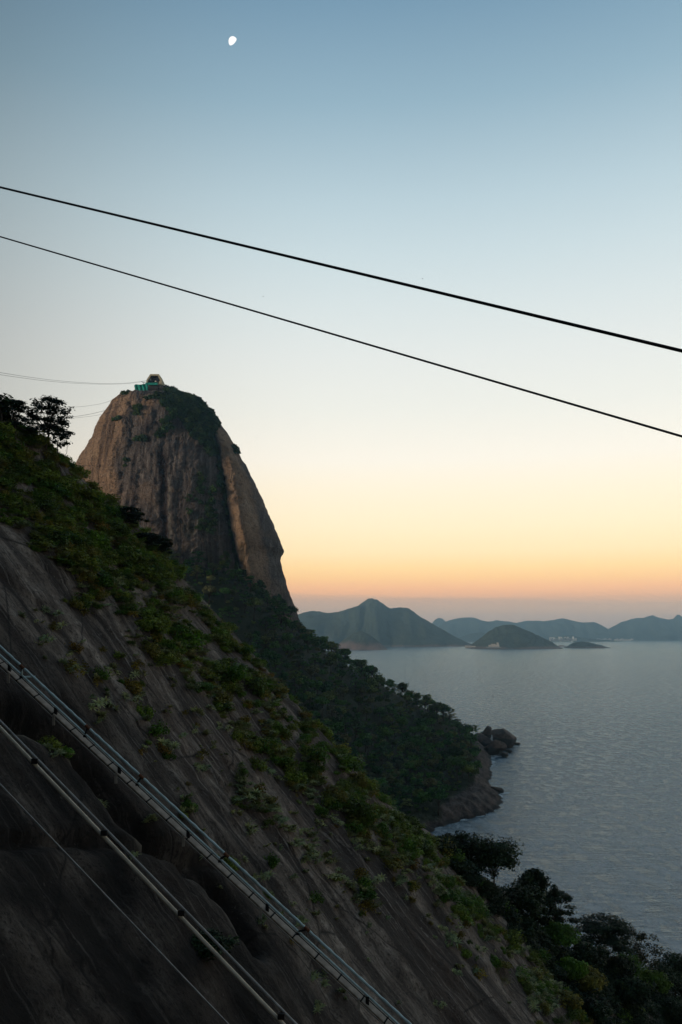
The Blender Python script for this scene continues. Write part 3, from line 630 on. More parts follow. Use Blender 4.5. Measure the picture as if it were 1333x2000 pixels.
def scatter(name, label, pts, rots, scl, idx, protos, cat=None):
    coll = bpy.data.collections.new(name+'_kinds')
    for i, me in enumerate(protos): coll.objects.link(bpy.data.objects.new('%s_%02d' % (name, i), me))
    me = bpy.data.meshes.new(name); me.from_pydata([tuple(map(float, p_)) for p_ in pts], [], [])
    a = me.attributes.new('rot', 'FLOAT_VECTOR', 'POINT'); a.data.foreach_set('vector', np.asarray(rots, np.float32).ravel())
    a = me.attributes.new('scl', 'FLOAT_VECTOR', 'POINT'); a.data.foreach_set('vector', np.asarray(scl, np.float32).ravel())
    a = me.attributes.new('idx', 'INT', 'POINT'); a.data.foreach_set('value', np.asarray(idx, np.int32))
    g = bpy.data.node_groups.new(name, 'GeometryNodeTree')
    g.interface.new_socket('Geometry', in_out='INPUT', socket_type='NodeSocketGeometry'); g.interface.new_socket('Geometry', in_out='OUTPUT', socket_type='NodeSocketGeometry')
    gi, go = g.nodes.new('NodeGroupInput'), g.nodes.new('NodeGroupOutput')
    ci = g.nodes.new('GeometryNodeCollectionInfo'); ci.inputs['Collection'].default_value = coll; ci.inputs['Separate Children'].default_value = True; ci.inputs['Reset Children'].default_value = True
    ip = g.nodes.new('GeometryNodeInstanceOnPoints'); ip.inputs['Pick Instance'].default_value = True
    def na(nm, ty): n_ = g.nodes.new('GeometryNodeInputNamedAttribute'); n_.data_type = ty; n_.inputs['Name'].default_value = nm; return n_.outputs[0]
    er = g.nodes.new('FunctionNodeEulerToRotation')
    L = g.links.new
    L(gi.outputs[0], ip.inputs['Points']); L(ci.outputs[0], ip.inputs['Instance']); L(na('idx', 'INT'), ip.inputs['Instance Index'])
    L(na('rot', 'FLOAT_VECTOR'), er.inputs[0]); L(er.outputs[0], ip.inputs['Rotation']); L(na('scl', 'FLOAT_VECTOR'), ip.inputs['Scale']); L(ip.outputs[0], go.inputs[0])
    o = obj(name, me); md = o.modifiers.new('scatter', 'NODES'); md.node_group = g
    return tag(o, label, cat, kind='stuff')

# ------------------------------------------------------------------ plants on the near hillside
BUSH = [bush_mesh('bush_%d' % i, 40+i, MAT_BUSH, 1.0, 15+i % 4*3, 48, .095, .75+.14*(i % 3)) for i in range(6)]
BROM = [brom_mesh('bromeliads_%d' % i, 60+i, MAT_BROM, 5+i*2) for i in range(4)]
YEL = [bush_mesh('yellow_%d' % i, 80+i, MAT_YEL, 1.0, 12, 40, .095, .7) for i in range(2)]
DBUSH = [bush_mesh('dark_bush_%d' % i, 90+i, MAT_DARKTREE, 1.0, 18, 46, .10, .9) for i in range(3)]
GRASS = [brom_mesh('grass_%d' % i, 95+i, MAT_GRASS, 9, .8, 1.15, .022, .25) for i in range(2)]
KINDS = BUSH+BROM+YEL+DBUSH+GRASS
STR = [   # polylines down the slope in photo pixels: x, y, half width; then plants, share of bromeliads, share of yellow
    ([(-60, 810, 60), (0, 880, 75), (80, 940, 75), (180, 1010, 72), (260, 1080, 66), (330, 1150, 52)], 1150, .16, .05),
    ([(330, 1150, 45), (420, 1240, 38), (480, 1310, 36), (540, 1375, 42), (600, 1440, 50)], 330, .30, .06),
    ([(600, 1440, 48), (680, 1530, 48), (760, 1600, 50), (850, 1670, 60), (940, 1750, 66), (1020, 1830, 74), (1110, 1930, 92), (1210, 2030, 120)], 820, .26, .02),
    ([(100, 1020, 26), (140, 1080, 34), (190, 1140, 48), (240, 1195, 52), (290, 1250, 50), (330, 1300, 34)], 300, .30, .08),
    ([(-10, 960, 40), (40, 1030, 30), (70, 1090, 22)], 60, .3, .06),
    ([(350, 1300, 18), (400, 1350, 22), (450, 1400, 20), (500, 1450, 22), (540, 1490, 18)], 110, .45, .03),
    ([(260, 1090, 12), (330, 1190, 16), (390, 1260, 14), (450, 1350, 16), (520, 1430, 18), (600, 1520, 24), (680, 1600, 22)], 150, .6, .05),
    ([(590, 1550, 18), (650, 1580, 16), (700, 1600, 12)], 40, .5, 0), ([(740, 1640, 14), (800, 1690, 22), (870, 1750, 16), (920, 1800, 10)], 70, .55, 0),
    ([(640, 1520, 14), (720, 1590, 16), (760, 1640, 14), (870, 1730, 22), (960, 1830, 20), (1040, 1910, 16), (1080, 1970, 20)], 150, .6, 0),
    ([(460, 1560, 20), (500, 1570, 20)], 16, .6, 0), ([(100, 1470, 16), (120, 1480, 12)], 6, .4, 0),
    ([(385, 1845, 10), (410, 1862, 8)], 4, -1, 0), ([(380, 1270, 10), (420, 1300, 10)], 8, .9, 0), ([(1020, 1900, 14), (1060, 1980, 18)], 26, .5, 0),
    ([(330, 1230, 20), (420, 1340, 24), (520, 1480, 26), (580, 1540, 20)], 120, .5, .05), ([(560, 1470, 26), (640, 1560, 32), (720, 1640, 30), (810, 1720, 28), (900, 1800, 24)], 190, .5, .02),
    ([(200, 1060, 14), (290, 1170, 18), (360, 1250, 16)], 60, .5, .06), ([(460, 1520, 18), (540, 1600, 20), (630, 1690, 22), (720, 1770, 16)], 60, .75, .03), ([(60, 1060, 20), (140, 1130, 24), (180, 1200, 18)], 60, .6, .08),
    ([(870, 1650, 22), (960, 1735, 34), (1040, 1815, 40), (1120, 1885, 46), (1220, 1950, 60), (1333, 2000, 80)], 520, -1, 0)]
rng = np.random.default_rng(11)
plants = []          # px, py, kind index, size
for line, n, fb, fy_ in STR:
    L = np.array(line, float); seg = np.hypot(*np.diff(L[:, :2], axis=0).T); cum = np.append(0, np.cumsum(seg))
    s = rng.random(n*2)*cum[-1]; x = np.interp(s, cum, L[:, 0]); y = np.interp(s, cum, L[:, 1]); h_ = np.interp(s, cum, L[:, 2])
    off = rng.normal(size=n*2)*.52; off = np.clip(off, -1.1, 1.1)*h_
    t = np.stack([np.gradient(L[:, 0]), np.gradient(L[:, 1])], -1); t /= np.linalg.norm(t, axis=1)[:, None]
    nx_ = np.interp(s, cum, -t[:, 1]); ny_ = np.interp(s, cum, t[:, 0])
    x, y = x+nx_*off, y+ny_*off
    keep = (noise(x/34, y/34, 8.8)+.6*noise((x-y*.8)/14, y/60, 3.8) > (-.40 if fb < 0 else -.22 if y[0] < 1140 else -.04)) if n > 100 else np.ones(n*2, bool)
    x, y = x[keep][:n], y[keep][:n]
    for a, b in zip(x, y):
        u_ = rng.random(); kind = rng.integers(12, 15) if fb < 0 else rng.integers(6, 10) if u_ < fb else (rng.integers(10, 12) if u_ < fb+fy_ else rng.integers(15, 17) if u_ > .88 else rng.integers(0, 6))
        plants.append((a, b, kind, 1.0))
pl = np.array([(a, b) for a, b, _, _ in plants]); pk = np.array([k_ for _, _, k_, _ in plants])
p_, q_ = plane_hit(pl[:, 0], pl[:, 1]); ps_ = np.interp(q_, sq, sp)
ok = (p_ < ps_+9) & (p_ > 30); pl, pk, p_, q_ = pl[ok], pk[ok], p_[ok], q_[ok]
siz = np.where(pk < 6, rng.gamma(3, .23, len(pk))+.32, np.where(pk < 10, .75+.5*rng.random(len(pk)), np.where(pk < 12, .7+.5*rng.random(len(pk)), np.where(pk > 14, .7+.6*rng.random(len(pk)), 1.0+1.6*rng.random(len(pk))))))
siz = np.clip(siz, .5, 2.6)*np.where(p_ < 42, .45, 1)
pos = on_slope(p_, q_, 0.0)
depth = pos[:, 1]; show = siz/depth*np.where(pk < 6, 1, .8)
rank = np.argsort(-show)
def rots(n): return np.stack([rng.normal(size=n)*.15+0, rng.normal(size=n)*.15+.35, rng.random(n)*6.28], -1)
rt = np.stack([rng.normal(size=len(pk))*.15, rng.normal(size=len(pk))*.15, rng.random(len(pk))*6.28], -1)
SHOWN = {0: 150, 1: 90, 2: 30}; cnt = {0: 0, 1: 0, 2: 0}; solo = np.zeros(len(pk), bool)
INFO = {0: ('shrub', 'leafy green shrub', 'shrub', 'shrubs on the granite hillside'),
        1: ('bromeliad_clump', 'spiky pale bromeliad clump', 'bromeliad', 'bromeliad clumps on the granite hillside'),
        2: ('yellowing_shrub', 'yellowing shrub', 'shrub', 'yellowing shrubs on the granite hillside')}
def lb_where(lb, x, y, s0):
    wh = ('high on the left skyline' if y < 960 else 'on the upper left flank' if x < 330 and y < 1130 else 'in the green tongue above the cable track' if x < 370 and y > 1090 else
          'midway down the hillside edge' if y < 1480 else 'on the hillside edge beside the wooded slope' if y < 1640 else 'on the lower hillside near the shore-side trees')
    return '%s %s %s' % ('large' if s0 > 1.45 else 'small' if s0 < .85 else 'mid-sized', lb, wh)
for i in rank:
    c_ = 0 if pk[i] < 6 else (1 if pk[i] < 10 else 2)
    if pk[i] > 11: continue
    if cnt[c_] >= SHOWN[c_]: continue
    cnt[c_] += 1; solo[i] = True; nm, lb, ca, gr = INFO[c_]
    lb = lb_where(lb, pl[i, 0], pl[i, 1], siz[i])
    o = tag(obj(nm, KINDS[pk[i]], None, pos[i]-N*.1), lb, ca, gr); o.rotation_euler = rt[i]; o.scale = (siz[i], siz[i], siz[i]*(.50+.35*rng.random()))
m = ~solo
scatter('hillside_scrub', 'dense low green scrub covering the top of the granite hillside', pos[m]-N*.1, rt[m], np.stack([siz[m]]*2+[siz[m]*(.50+.35*rng.random(m.sum()))], -1), pk[m], KINDS, 'scrub')

# clumps that stand alone on bare rock
LONE = [(105, 1112, 1.3, 7, 'bromeliad clump low on the bare rock left of the green tongue'), (232, 1292, 1.0, 6, None), (262, 1312, .9, 10, None), (430, 1425, 1.0, 7, None), (352, 1440, .8, 6, None), (385, 1500, .8, 8, None),
        (480, 1552, 1.5, 8, None), (505, 1590, 1.1, 7, None), (460, 1590, 1.0, 9, None), (575, 1592, 1.0, 6, None), (622, 1680, 1.6, 9, None), (612, 1640, .9, 7, None), (687, 1742, 1.5, 8, None), (705, 1735, 1.0, 3, None), (775, 1728, 1.0, 7, None), (793, 1746, 1.1, 2, None),
        (733, 1792, .6, 6, None), (748, 1800, .6, 6, None), (290, 1612, 1.1, 8, None), (200, 1565, 1.0, 7, None), (100, 1468, 1.1, 3, None), (92, 1478, .9, 7, None), (360, 1590, .9, 4, None), (150, 1265, .5, 6, None),
        (852, 1962, .8, 7, None), (1030, 1965, 1.2, 8, None), (930, 1905, .7, 6, None), (665, 1790, .6, 6, None), (905, 1760, .8, 7, None), (330, 1385, .7, 6, None), (415, 1460, .8, 7, None), (540, 1650, .7, 6, None), (240, 1690, .7, 6, None), (780, 1960, .7, 7, None)]
rt2 = np.random.default_rng(77)
for line in [[(120, 1150), (230, 1330), (330, 1480)], [(300, 1330), (420, 1480), (520, 1640), (600, 1760)], [(420, 1400), (540, 1540), (650, 1690), (760, 1850)], [(560, 1500), (700, 1660), (830, 1800), (930, 1930)],
             [(660, 1600), (780, 1720), (900, 1850), (980, 1960)], [(320, 1560), (420, 1660), (540, 1800), (680, 1960)], [(40, 1180), (120, 1300), (200, 1400)], [(760, 1640), (900, 1780), (1010, 1900)]]:
    A_ = np.array(line, float)
    for _ in range(34):
        t_ = rt2.random()*(len(A_)-1); x_, y_ = [np.interp(t_, range(len(A_)), A_[:, j])+rt2.normal()*22 for j in (0, 1)]
        LONE.append((x_, y_, .35+.95*rt2.random()**1.5, int(rt2.choice([6, 7, 8, 9, 6, 7, 1, 10])), None))
for a, b, s_, kd, lb in LONE:
    p1, q1 = plane_hit(a, b); v = on_slope(p1, q1)
    isb = kd < 6
    nm = 'shrub' if isb else ('yellowing_shrub' if kd > 9 else 'bromeliad_clump')
    o = tag(obj(nm, KINDS[kd], None, v-N*.08), '%s lone %s %s' % ('large' if s_ > .95 else 'tiny' if s_ < .55 else 'small', 'green shrub' if isb else ('yellowing shrub' if kd > 9 else 'pale bromeliad clump'),
            'on bare rock below the cable track' if b > 1270+(a-20)*.93 else 'on bare rock just above the cable track' if b > 1190+(a-20)*.93 else 'on bare rock left of the green tongue' if a < 250 and b < 1400 else
            'on the bare face beside the hillside scrub' if b < 1215+(a-330)*1.0 else 'low on the bare face towards the bottom of the picture' if b > 1750 else 'in the middle of the bare rock face'), 'shrub' if isb or kd > 9 else 'bromeliad',
            'lone %s on the bare rock' % ('shrubs' if isb else ('yellowing shrubs' if kd > 9 else 'bromeliad clumps')))
    o.rotation_euler = (.1, .4, float(rng.random()*6)); o.scale = (s_, s_, s_)

# trees that stand up along the edge of the hillside
def edge_tree(px, py, seed, H, cw, ch, kind, mat, label, k=30, n=46, leaf=.2, lean=(0, 0), name='tree', tr=.16):
    p1, q1 = plane_hit(px, py); v = on_slope(p1, q1)
    root = empty(name, v, label, 'tree', None)
    (tv, tf), (cv, cq, ct) = tree_parts(seed, H, cw, ch, kind, k, n, leaf, tr, lean=lean)
    obj('trunk', mesh('trunk', tv, tf, MAT_BARK, True), root); obj('crown', mesh('crown', cv, cq, mat, False, {'tint': ct}), root)
    return root
edge_tree(78, 888, 1, 5.4, 7.0, 4.6, 'umbrella', MAT_DARKTREE, 'dark flat-topped tree leaning out from the upper left skyline', 96, 54, .16, (.10, 0))
edge_tree(22, 868, 2, 4.0, 4.6, 3.4, 'umbrella', MAT_DARKTREE, 'dark ragged tree just left of the flat-topped skyline tree', 50, 60, .15)
edge_tree(-6, 850, 3, 4.2, 3.6, 3.0, 'round', MAT_DARKTREE, 'dark tree cut by the left edge of the picture on the skyline', 26, 40, .2)
edge_tree(104, 905, 4, 3.6, 2.4, 2.4, 'plume', MAT_DARKTREE, 'thin small tree below the flat-topped skyline tree', 16, 24, .16, tr=.08)
edge_tree(120, 905, 44, 2.6, .8, .9, 'round', MAT_DARKTREE, 'tiny sprig-like sapling with a single tuft against the sky', 5, 16, .14, (.25, 0), tr=.04)
edge_tree(250, 1028, 5, 2.3, 5.4, 1.7, 'umbrella', MAT_DARKTREE, 'dark spreading tree on the skyline against the peak, upper of two', 60, 50, .17)
edge_tree(290, 1078, 6, 2.2, 5.0, 1.6, 'umbrella', MAT_DARKTREE, 'dark spreading tree on the skyline against the peak, lower of two', 56, 50, .17)
edge_tree(318, 1095, 16, 3.0, 4.4, 2.0, 'umbrella', MAT_DARKTREE, 'small dark tree overlapping the foot of the dark streak on the peak', 40, 50, .17)
edge_tree(970, 1752, 7, 9.6, 9.6, 7.4, 'round', MAT_DARKTREE, 'big dark rounded tree below the cove, leftmost of the shore-side trees', 80, 80, .22)
edge_tree(912, 1690, 17, 5.0, 7.0, 4.0, 'round', MAT_DARKTREE, 'low dark tree at the edge just below the rocky cove', 30, 44, .24)
edge_tree(1062, 1822, 8, 10.8, 7.6, 8.4, 'plume', MAT_DARKTREE, 'dark pointed tree standing against the water right of the rounded tree', 74, 90, .24)
edge_tree(1105, 1840, 18, 9.4, 8.0, 6.4, 'umbrella', MAT_DARKTREE, 'dark broken-crowned tree overhanging the water beside the pointed tree', 64, 84, .24, (.08, 0))
edge_tree(1180, 1895, 9, 9.0, 13.5, 5.6, 'umbrella', MAT_DARKTREE, 'wide flat-crowned dark tree above the lower right corner', 100, 84, .24)
edge_tree(1246, 1925, 10, 11.5, 9.5, 7.5, 'plume', MAT_BROWNTREE, 'sparse brownish tree in the lower right, thin against the water', 54, 40, .22)
edge_tree(1318, 1955, 12, 9.5, 12.0, 8.0, 'round', MAT_DARKTREE, 'dark leafy tree cut by the right edge of the picture', 80, 90, .27)
ORD = 'first second third fourth fifth sixth seventh eighth ninth tenth eleventh twelfth thirteenth last'.split()
CORNER = [(1150, 1960, 5, 6.5), (1230, 1985, 6, 8), (1300, 2010, 6, 8), (1120, 1930, 4.5, 5.5), (1200, 1935, 5, 7), (1330, 2040, 7, 9), (1270, 1960, 5.5, 7.5), (1165, 2010, 5, 6), (1145, 1905, 5, 9), (1215, 1935, 5.5, 10), (1285, 1955, 6.5, 11), (1340, 1975, 7, 12), (1090, 1865, 5, 8), (1020, 1800, 5.5, 8.5)]
for i, (a, b, H_, w_) in enumerate(CORNER):
    o = edge_tree(a, b, 100+i, H_, w_, H_*.75, 'round', MAT_BUSH if i % 3 == 0 else MAT_DARKTREE, 'low bushy %s tree packed into the lower right corner, %s from the left' % ('green' if i % 3 == 0 else 'dark', ORD[int(sum(1 for t_ in CORNER if (t_[0], t_[1]) < (a, b)))]), 44, 84, .24); o['group'] = 'trees packed into the lower right corner'

# ------------------------------------------------------------------ forest on the wooded slope
FT = []
for i in range(6):
    kd = ['round', 'umbrella', 'round', 'round', 'round', 'umbrella'][i]
    (tv, tf), (cv, cq, ct) = tree_parts(200+i, 9.0+i % 3, 9.0+(i % 2)*1.5, 6.0, kd, 24, 34, .52, .25)
    FT.append((mesh('trunk', tv, tf, MAT_BARK, True), mesh('crown', cv, cq, MAT_FOREST, False, {'tint': ct})))
rng = np.random.default_rng(21)
cand = np.stack([rng.uniform(-330, 215, 9000), rng.uniform(470, 960, 9000)], -1)
cell = {}; keep = []
for i, (x, y) in enumerate(cand):       # keep crowns from standing in one another
    kx, ky = int(x//7.1), int(y//7.1)
    if any((cand[j, 0]-x)**2+(cand[j, 1]-y)**2 < 50 for a in (-1, 0, 1) for b in (-1, 0, 1) for j in cell.get((kx+a, ky+b), ())): continue
    cell.setdefault((kx, ky), []).append(i); keep.append(i)
cand = cand[keep]; cz = wood_z(cand[:, 0], cand[:, 1])
tv3 = np.column_stack([cand, cz]); tpx, tpy = pix(tv3)
ed = np.interp(tpy, [1425, 1450, 1470, 1490, 1512, 1528, 1545, 1560, 1575], [936, 930, 932, 934, 931, 926, 908, 884, 862])
near_rib = np.interp(tpx, [0, 300, 600, 800, 900], [1000, 1060, 1500, 1650, 1700])
ok = (cz > 4) & ((tpx < ed) | (tpy < 1425)) & (tpy < near_rib+60) & (tpx > 250)
tv3, tpx, tpy = tv3[ok], tpx[ok], tpy[ok]
# the ground hides what stands behind the crest
vis = (tv3[:, 1] < 930-.2*np.maximum(0, -tv3[:, 0]))
tv3, tpx, tpy = tv3[vis], tpx[vis], tpy[vis]
ti = rng.integers(0, 6, len(tv3)); ts_ = np.clip(rng.gamma(8, .13, len(tv3)), .5, 1.75); tr_ = rng.random(len(tv3))*6.28
infr = (tpy < np.interp(tpx, [300, 560, 700, 860, 900], [1100, 1330, 1500, 1600, 1620])+5)
scr = np.where(infr, ts_/tv3[:, 1], 0); rk_ = np.argsort(-scr); solo = np.zeros(len(tv3), bool); solo[rk_[:290]] = True
roots = {}
for i in np.nonzero(solo)[0]:
    k_ = int(ti[i])
    if k_ not in roots:
        r = empty('forest_tree', tv3[i], 'dark green tree crown in the wooded slope below the peak', 'tree', 'trees of the wooded slope')
        obj('trunk', FT[k_][0], r); obj('crown', FT[k_][1], r); roots[k_] = r
    else:
        r = copies(roots[k_]); r.location = tv3[i]
    cr_ = np.interp(tpx[i], [470, 584, 640, 720, 790, 860, 915], [1128, 1224, 1264, 1312, 1352, 1392, 1430])
    wh = ('on the crest of the wooded slope against the bay' if tpy[i] < cr_+14 and tpx[i] > 560 else 'just above the rocky shore' if tpx[i] > 850 else 'at the foot of the granite peak' if tpy[i] < 1235 else
          'low on the wooded slope behind the hillside scrub' if tpy[i] > np.interp(tpx[i], [400, 560, 700, 860], [1180, 1300, 1450, 1530]) else 'midway down the wooded slope')
    r['label'] = '%s %s tree %s' % ('large' if ts_[i] > 1.05 else 'small' if ts_[i] < .7 else 'mid-sized', ['rounded', 'flat-topped', 'rounded', 'rounded', 'full-crowned', 'flat-topped'][k_], wh)
    r.rotation_euler = (0, 0, tr_[i]); r.scale = (ts_[i],)*3
m = ~solo
und = np.repeat(tv3, 2, 0)[:, :2]+rng.normal(size=(2*len(tv3), 2))*4.0; uz = wood_z(und[:, 0], und[:, 1]); upx, upy = pix(np.column_stack([und, uz]))
uk = (uz > 6) & ((upx < np.interp(upy, [1425, 1450, 1470, 1490, 1512, 1528, 1545, 1560, 1575], [926, 920, 922, 924, 922, 916, 896, 872, 852])) | (upy < 1425))
und = np.column_stack([und, uz-1.2])[uk]; nu_ = len(und); us = rng.uniform(.3, .55, nu_); ur = rng.random(nu_)*6.28
allp = np.vstack([tv3[m], und]); alls = np.append(ts_[m], us); allr = np.append(tr_[m], ur); alli = np.append(ti[m], rng.choice([0, 2, 3], nu_))
scatter('forest', 'mass of further dark treetops filling the wooded slope', allp, np.stack([0*allr, 0*allr, allr], -1), np.stack([alls]*3, -1), alli, [f[1] for f in FT], 'forest')

# shrubs and trees on the peak
PV = [bush_mesh('peak_bush_%d' % i, 300+i, MAT_PEAKVEG, 1.0, 15, 30, .17, .85) for i in range(4)]
rng = np.random.default_rng(31)
sel = []
mm = in_top_veg(peak_fx, peak_fy); sel += list(rng.choice(np.nonzero(mm)[0], 900, replace=False))
crl = line_x([(398, 800), (412, 835), (424, 880), (432, 930), (440, 980), (449, 1030), (459, 1080), (470, 1130), (480, 1200)], peak_fy)
mm = (np.abs(peak_fx-crl+2) < np.interp(peak_fy, [830, 900, 950, 1000, 1100, 1150], [6, 3.5, 7, 4, 4, 10])) & (peak_fy > 830) & (peak_fy < 1190); sel += list(rng.choice(np.nonzero(mm)[0], 300, replace=False))
for (a, b, rx_, ry_, n) in [(268, 800, 8, 12, 24), (275, 858, 12, 6, 16), (300, 775, 20, 5, 20), (345, 812, 14, 8, 24), (325, 830, 9, 14, 30), (310, 850, 8, 10, 14), (395, 940, 8, 26, 20), (400, 1030, 14, 18, 18), (415, 1000, 10, 50, 40), (385, 985, 22, 30, 16),
                            (510, 1165, 14, 24, 60), (545, 1185, 14, 22, 34), (425, 1140, 30, 10, 60), (462, 868, 5, 22, 26), (230, 820, 12, 3, 8), (245, 905, 6, 10, 8), (440, 1100, 8, 20, 16), (240, 765, 10, 4, 18), (345, 757, 16, 4, 22)]:
    mm = ((peak_fx-a)/rx_)**2+((peak_fy-b)/ry_)**2 < 1; ii = np.nonzero(mm)[0]
    if len(ii): sel += list(rng.choice(ii, min(n, len(ii)), replace=False))
sel = np.array(sel); ns = len(sel); s_ = rng.uniform(1.3, 3.6, ns)*np.where(rng.random(ns) < .08, 1.5, 1)
scatter('peak_scrub', 'dark scrub on the top right and in the cleft of the granite peak', peak_pos[sel], np.stack([rng.normal(size=ns)*.2, rng.normal(size=ns)*.2, rng.random(ns)*6.28], -1), np.stack([s_, s_, s_], -1), rng.integers(0, 4, ns), PV, 'scrub')

# ------------------------------------------------------------------ boulders on the point
def boulder(px, py, wpx, hpx, seed, label, d=None, tilt=0, pointy=0):
    d = d or HC*F/(py+hpx/2-HY)
    c_ = P(px, py, d); wx, hz = wpx/F*d/2*1.2, hpx/F*d/2*1.1
    nu, nv = 56, 32; th = np.linspace(0, 2*np.pi, nu, endpoint=False); ph = np.linspace(-np.pi/2, np.pi/2, nv)
    T_, H_ = np.meshgrid(th, ph); x, y, z = np.cos(H_)*np.cos(T_), np.cos(H_)*np.sin(T_), np.sin(H_)
    rb = np.random.default_rng(500+seed); pn = rb.normal(size=(15, 3)); pn /= np.linalg.norm(pn, axis=1)[:, None]; ph_ = .62+.34*rb.random(15)
    dt = np.maximum((np.stack([x, y, z], -1)@pn.T)/ph_, 1e-3); r = 1/np.power((dt**18).sum(-1), 1/18)          # split faces with worn edges
    r = np.minimum(r, 1.25)*(1+.06*fbm(x*3.1+seed, y*3.1, z*3.1, 3)); r = r*(1-pointy*.15*np.hypot(x, y)*(z > 0)*np.maximum(z, 0))
    Vb = np.stack([x*r*wx*1.1+tilt*z*wx, y*r*wx*.9, z*r*hz*1.2], -1)+c_
    Q = gridf(nv, nu); i = np.arange(nv-1)*nu; wr = np.stack([i+nu-1, i, i+nu, i+2*nu-1], -1)
    tag(obj('boulder', mesh('boulder', Vb.reshape(-1, 3)-c_, np.vstack([Q, wr]), MAT_SHORE, True), None, c_), label, 'boulder')
boulder(985, 1444, 46, 30, 1, 'largest rounded boulder at the tip of the rocky point', tilt=-.15)
boulder(951, 1436, 20, 24, 2, 'upright pointed boulder behind the rocky point', 960, pointy=1)
boulder(968, 1431, 19, 13, 3, 'flat-topped boulder just right of the pointed boulder', 990)
boulder(943, 1452, 38, 36, 4, 'broad boulder at the landward end of the rocky point', 890)
boulder(962, 1462, 34, 24, 5, 'low round boulder in front of the largest boulder', tilt=.2)
boulder(984, 1473, 16, 10, 6, 'small wedge of rock at the water below the low round boulder', tilt=-.4)
boulder(994, 1467, 12, 6, 7, 'tiny dark rock awash off the rocky point')
boulder(970, 1542, 24, 10, 8, 'flat dark rock awash off the middle of the shore', tilt=-.3)
boulder(1007, 1452, 12, 5, 9, 'low dark rock trailing from the largest boulder')
# surf along the rocks
def surf(pts, label, seed, wid=3.0):
    A = np.array(pts, float); d = HC*F/(A[:, 1]-HY); G = P(A[:, 0], A[:, 1], d)[:, :2]
    s = np.append(0, np.cumsum(np.hypot(*np.diff(G, axis=0).T))); u = np.arange(0, s[-1], .8)
    gx_, gy_ = np.interp(u, s, G[:, 0]), np.interp(u, s, G[:, 1]); rg = np.random.default_rng(seed); Vs, Qs = [], []
    for x, y in zip(gx_, gy_):
        for _ in range(8):
            a, b = rg.normal()*wid*.7, rg.normal()*wid; r = .4+1.3*rg.random()**2; m_ = 7; t0 = rg.random()*6
            if noise((x+a)/7, (y+b)/7, seed) < -.05: continue
            k0 = len(Vs)
            for j in range(m_): t_ = t0+j/m_*6.283; rr = r*(.6+.6*rg.random()); Vs.append((x+a+1.7*rr*math.cos(t_), y+b+rr*math.sin(t_), .05+.12*rg.random()))
            Qs.append(tuple(range(k0, k0+m_)))
    tag(obj('surf', mesh('surf', Vs, Qs, MAT_FOAM)), label, 'surf', kind='stuff')
surf([(884, 1604), (905, 1600), (925, 1594), (940, 1590)], 'white surf washing the foot of the front slab', 1, 2.5)
surf([(972, 1556), (978, 1548), (990, 1549)], 'thin surf beside the flat awash rock', 2, 2.5)
surf([(958, 1480), (966, 1477), (978, 1476)], 'thin surf in the notch below the round boulder', 3, 3)
surf([(954, 1500), (958, 1492), (962, 1486)], 'thin surf along the upper shore ledges', 4, 2)
surf([(975, 1412), (985, 1411), (992, 1412)], 'short breaking crest out beyond the rocky point', 5, 2)

# ------------------------------------------------------------------ summit station
CREAM = plain('cream_concrete', (.38, .355, .25), .8, var=.1, scale=.4); DARK = plain('dark_steel', (.02, .02, .022), .6); TEAL = plain('teal_netting', (.008, .25, .205), .8, var=.3, scale=.5)
WHITE = plain('white_panel', (.62, .62, .60), .6, var=.1); GREY = plain('grey_concrete', (.20, .19, .18), .9); GLASS = plain('dark_glass', (.03, .035, .045), .15)
SD = 806.0; mpx = SD/F
base = P(305, 756, SD)
st = empty('summit_station', base, 'cream hexagonal cable car station on the very top of the peak', 'station')
def xz(px, py): v = P(px, py, SD); return v[0], v[2]
outer = [xz(289, 752), (xz(290, 746)), xz(297, 735), xz(314, 735), xz(320, 748), xz(319, 756), xz(291, 756)]
inner = [xz(292, 751), (xz(292.5, 747)), xz(298.5, 738), xz(311.5, 738), xz(316, 747), xz(313, 754), xz(294, 754)]
y0, y1 = SD-7, SD+8; n7 = 7
Vh = [(x, y0, z_) for x, z_ in outer]+[(x, y0, z_) for x, z_ in inner]+[(x, y1, z_) for x, z_ in outer]+[(x, y1, z_) for x, z_ in inner]
Qh = []
for i in range(n7):
    j = (i+1) % n7
    Qh += [(i, j, n7+j, n7+i), (2*n7+j, 2*n7+i, 3*n7+i, 3*n7+j), (j, i, 2*n7+i, 2*n7+j), (n7+i, n7+j, 3*n7+j, 3*n7+i)]
part('frame', Vh, Qh, CREAM, st)
def pb(name, px0, py0, px1, py1, ya_, yb_, mat, root=st):
    x0, z1 = xz(px0, py0); x1, z0 = xz(px1, py1); return part(name, *box(((x0+x1)/2, (ya_+yb_)/2, (z0+z1)/2), (x1-x0, yb_-ya_, z1-z0)), mat, root)
pb('upper_deck', 299, 738.6, 312, 745.5, SD-4, SD+6, GLASS); pb('floor', 291, 750, 317, 752, SD-6, SD+7, DARK)
pb('machinery', 293, 746.5, 301, 750, SD-2, SD+4, DARK); pb('machinery', 306, 747, 313, 750, SD-3, SD+5, GREY)
pb('sheave', 295, 742, 297.5, 746, SD-5, SD-3, WHITE); pb('window', 305.5, 747.5, 308.5, 749.5, SD-6.3, SD-5.8, WHITE)
pb('base', 288, 755, 321, 764, SD-5, SD+6, GREY); pb('plinth', 290, 759, 312, 766, SD-7.5, SD-4.5, DARK)
pb('antenna', 299.2, 730.5, 299.7, 735.2, SD, SD+.4, DARK); pb('antenna', 310.4, 731.5, 310.8, 735.2, SD, SD+.4, DARK)
for px_ in (293, 300, 308, 316): pb('column', px_, 755.5, px_+1.2, 762, SD-6.6, SD-5.9, GREY)
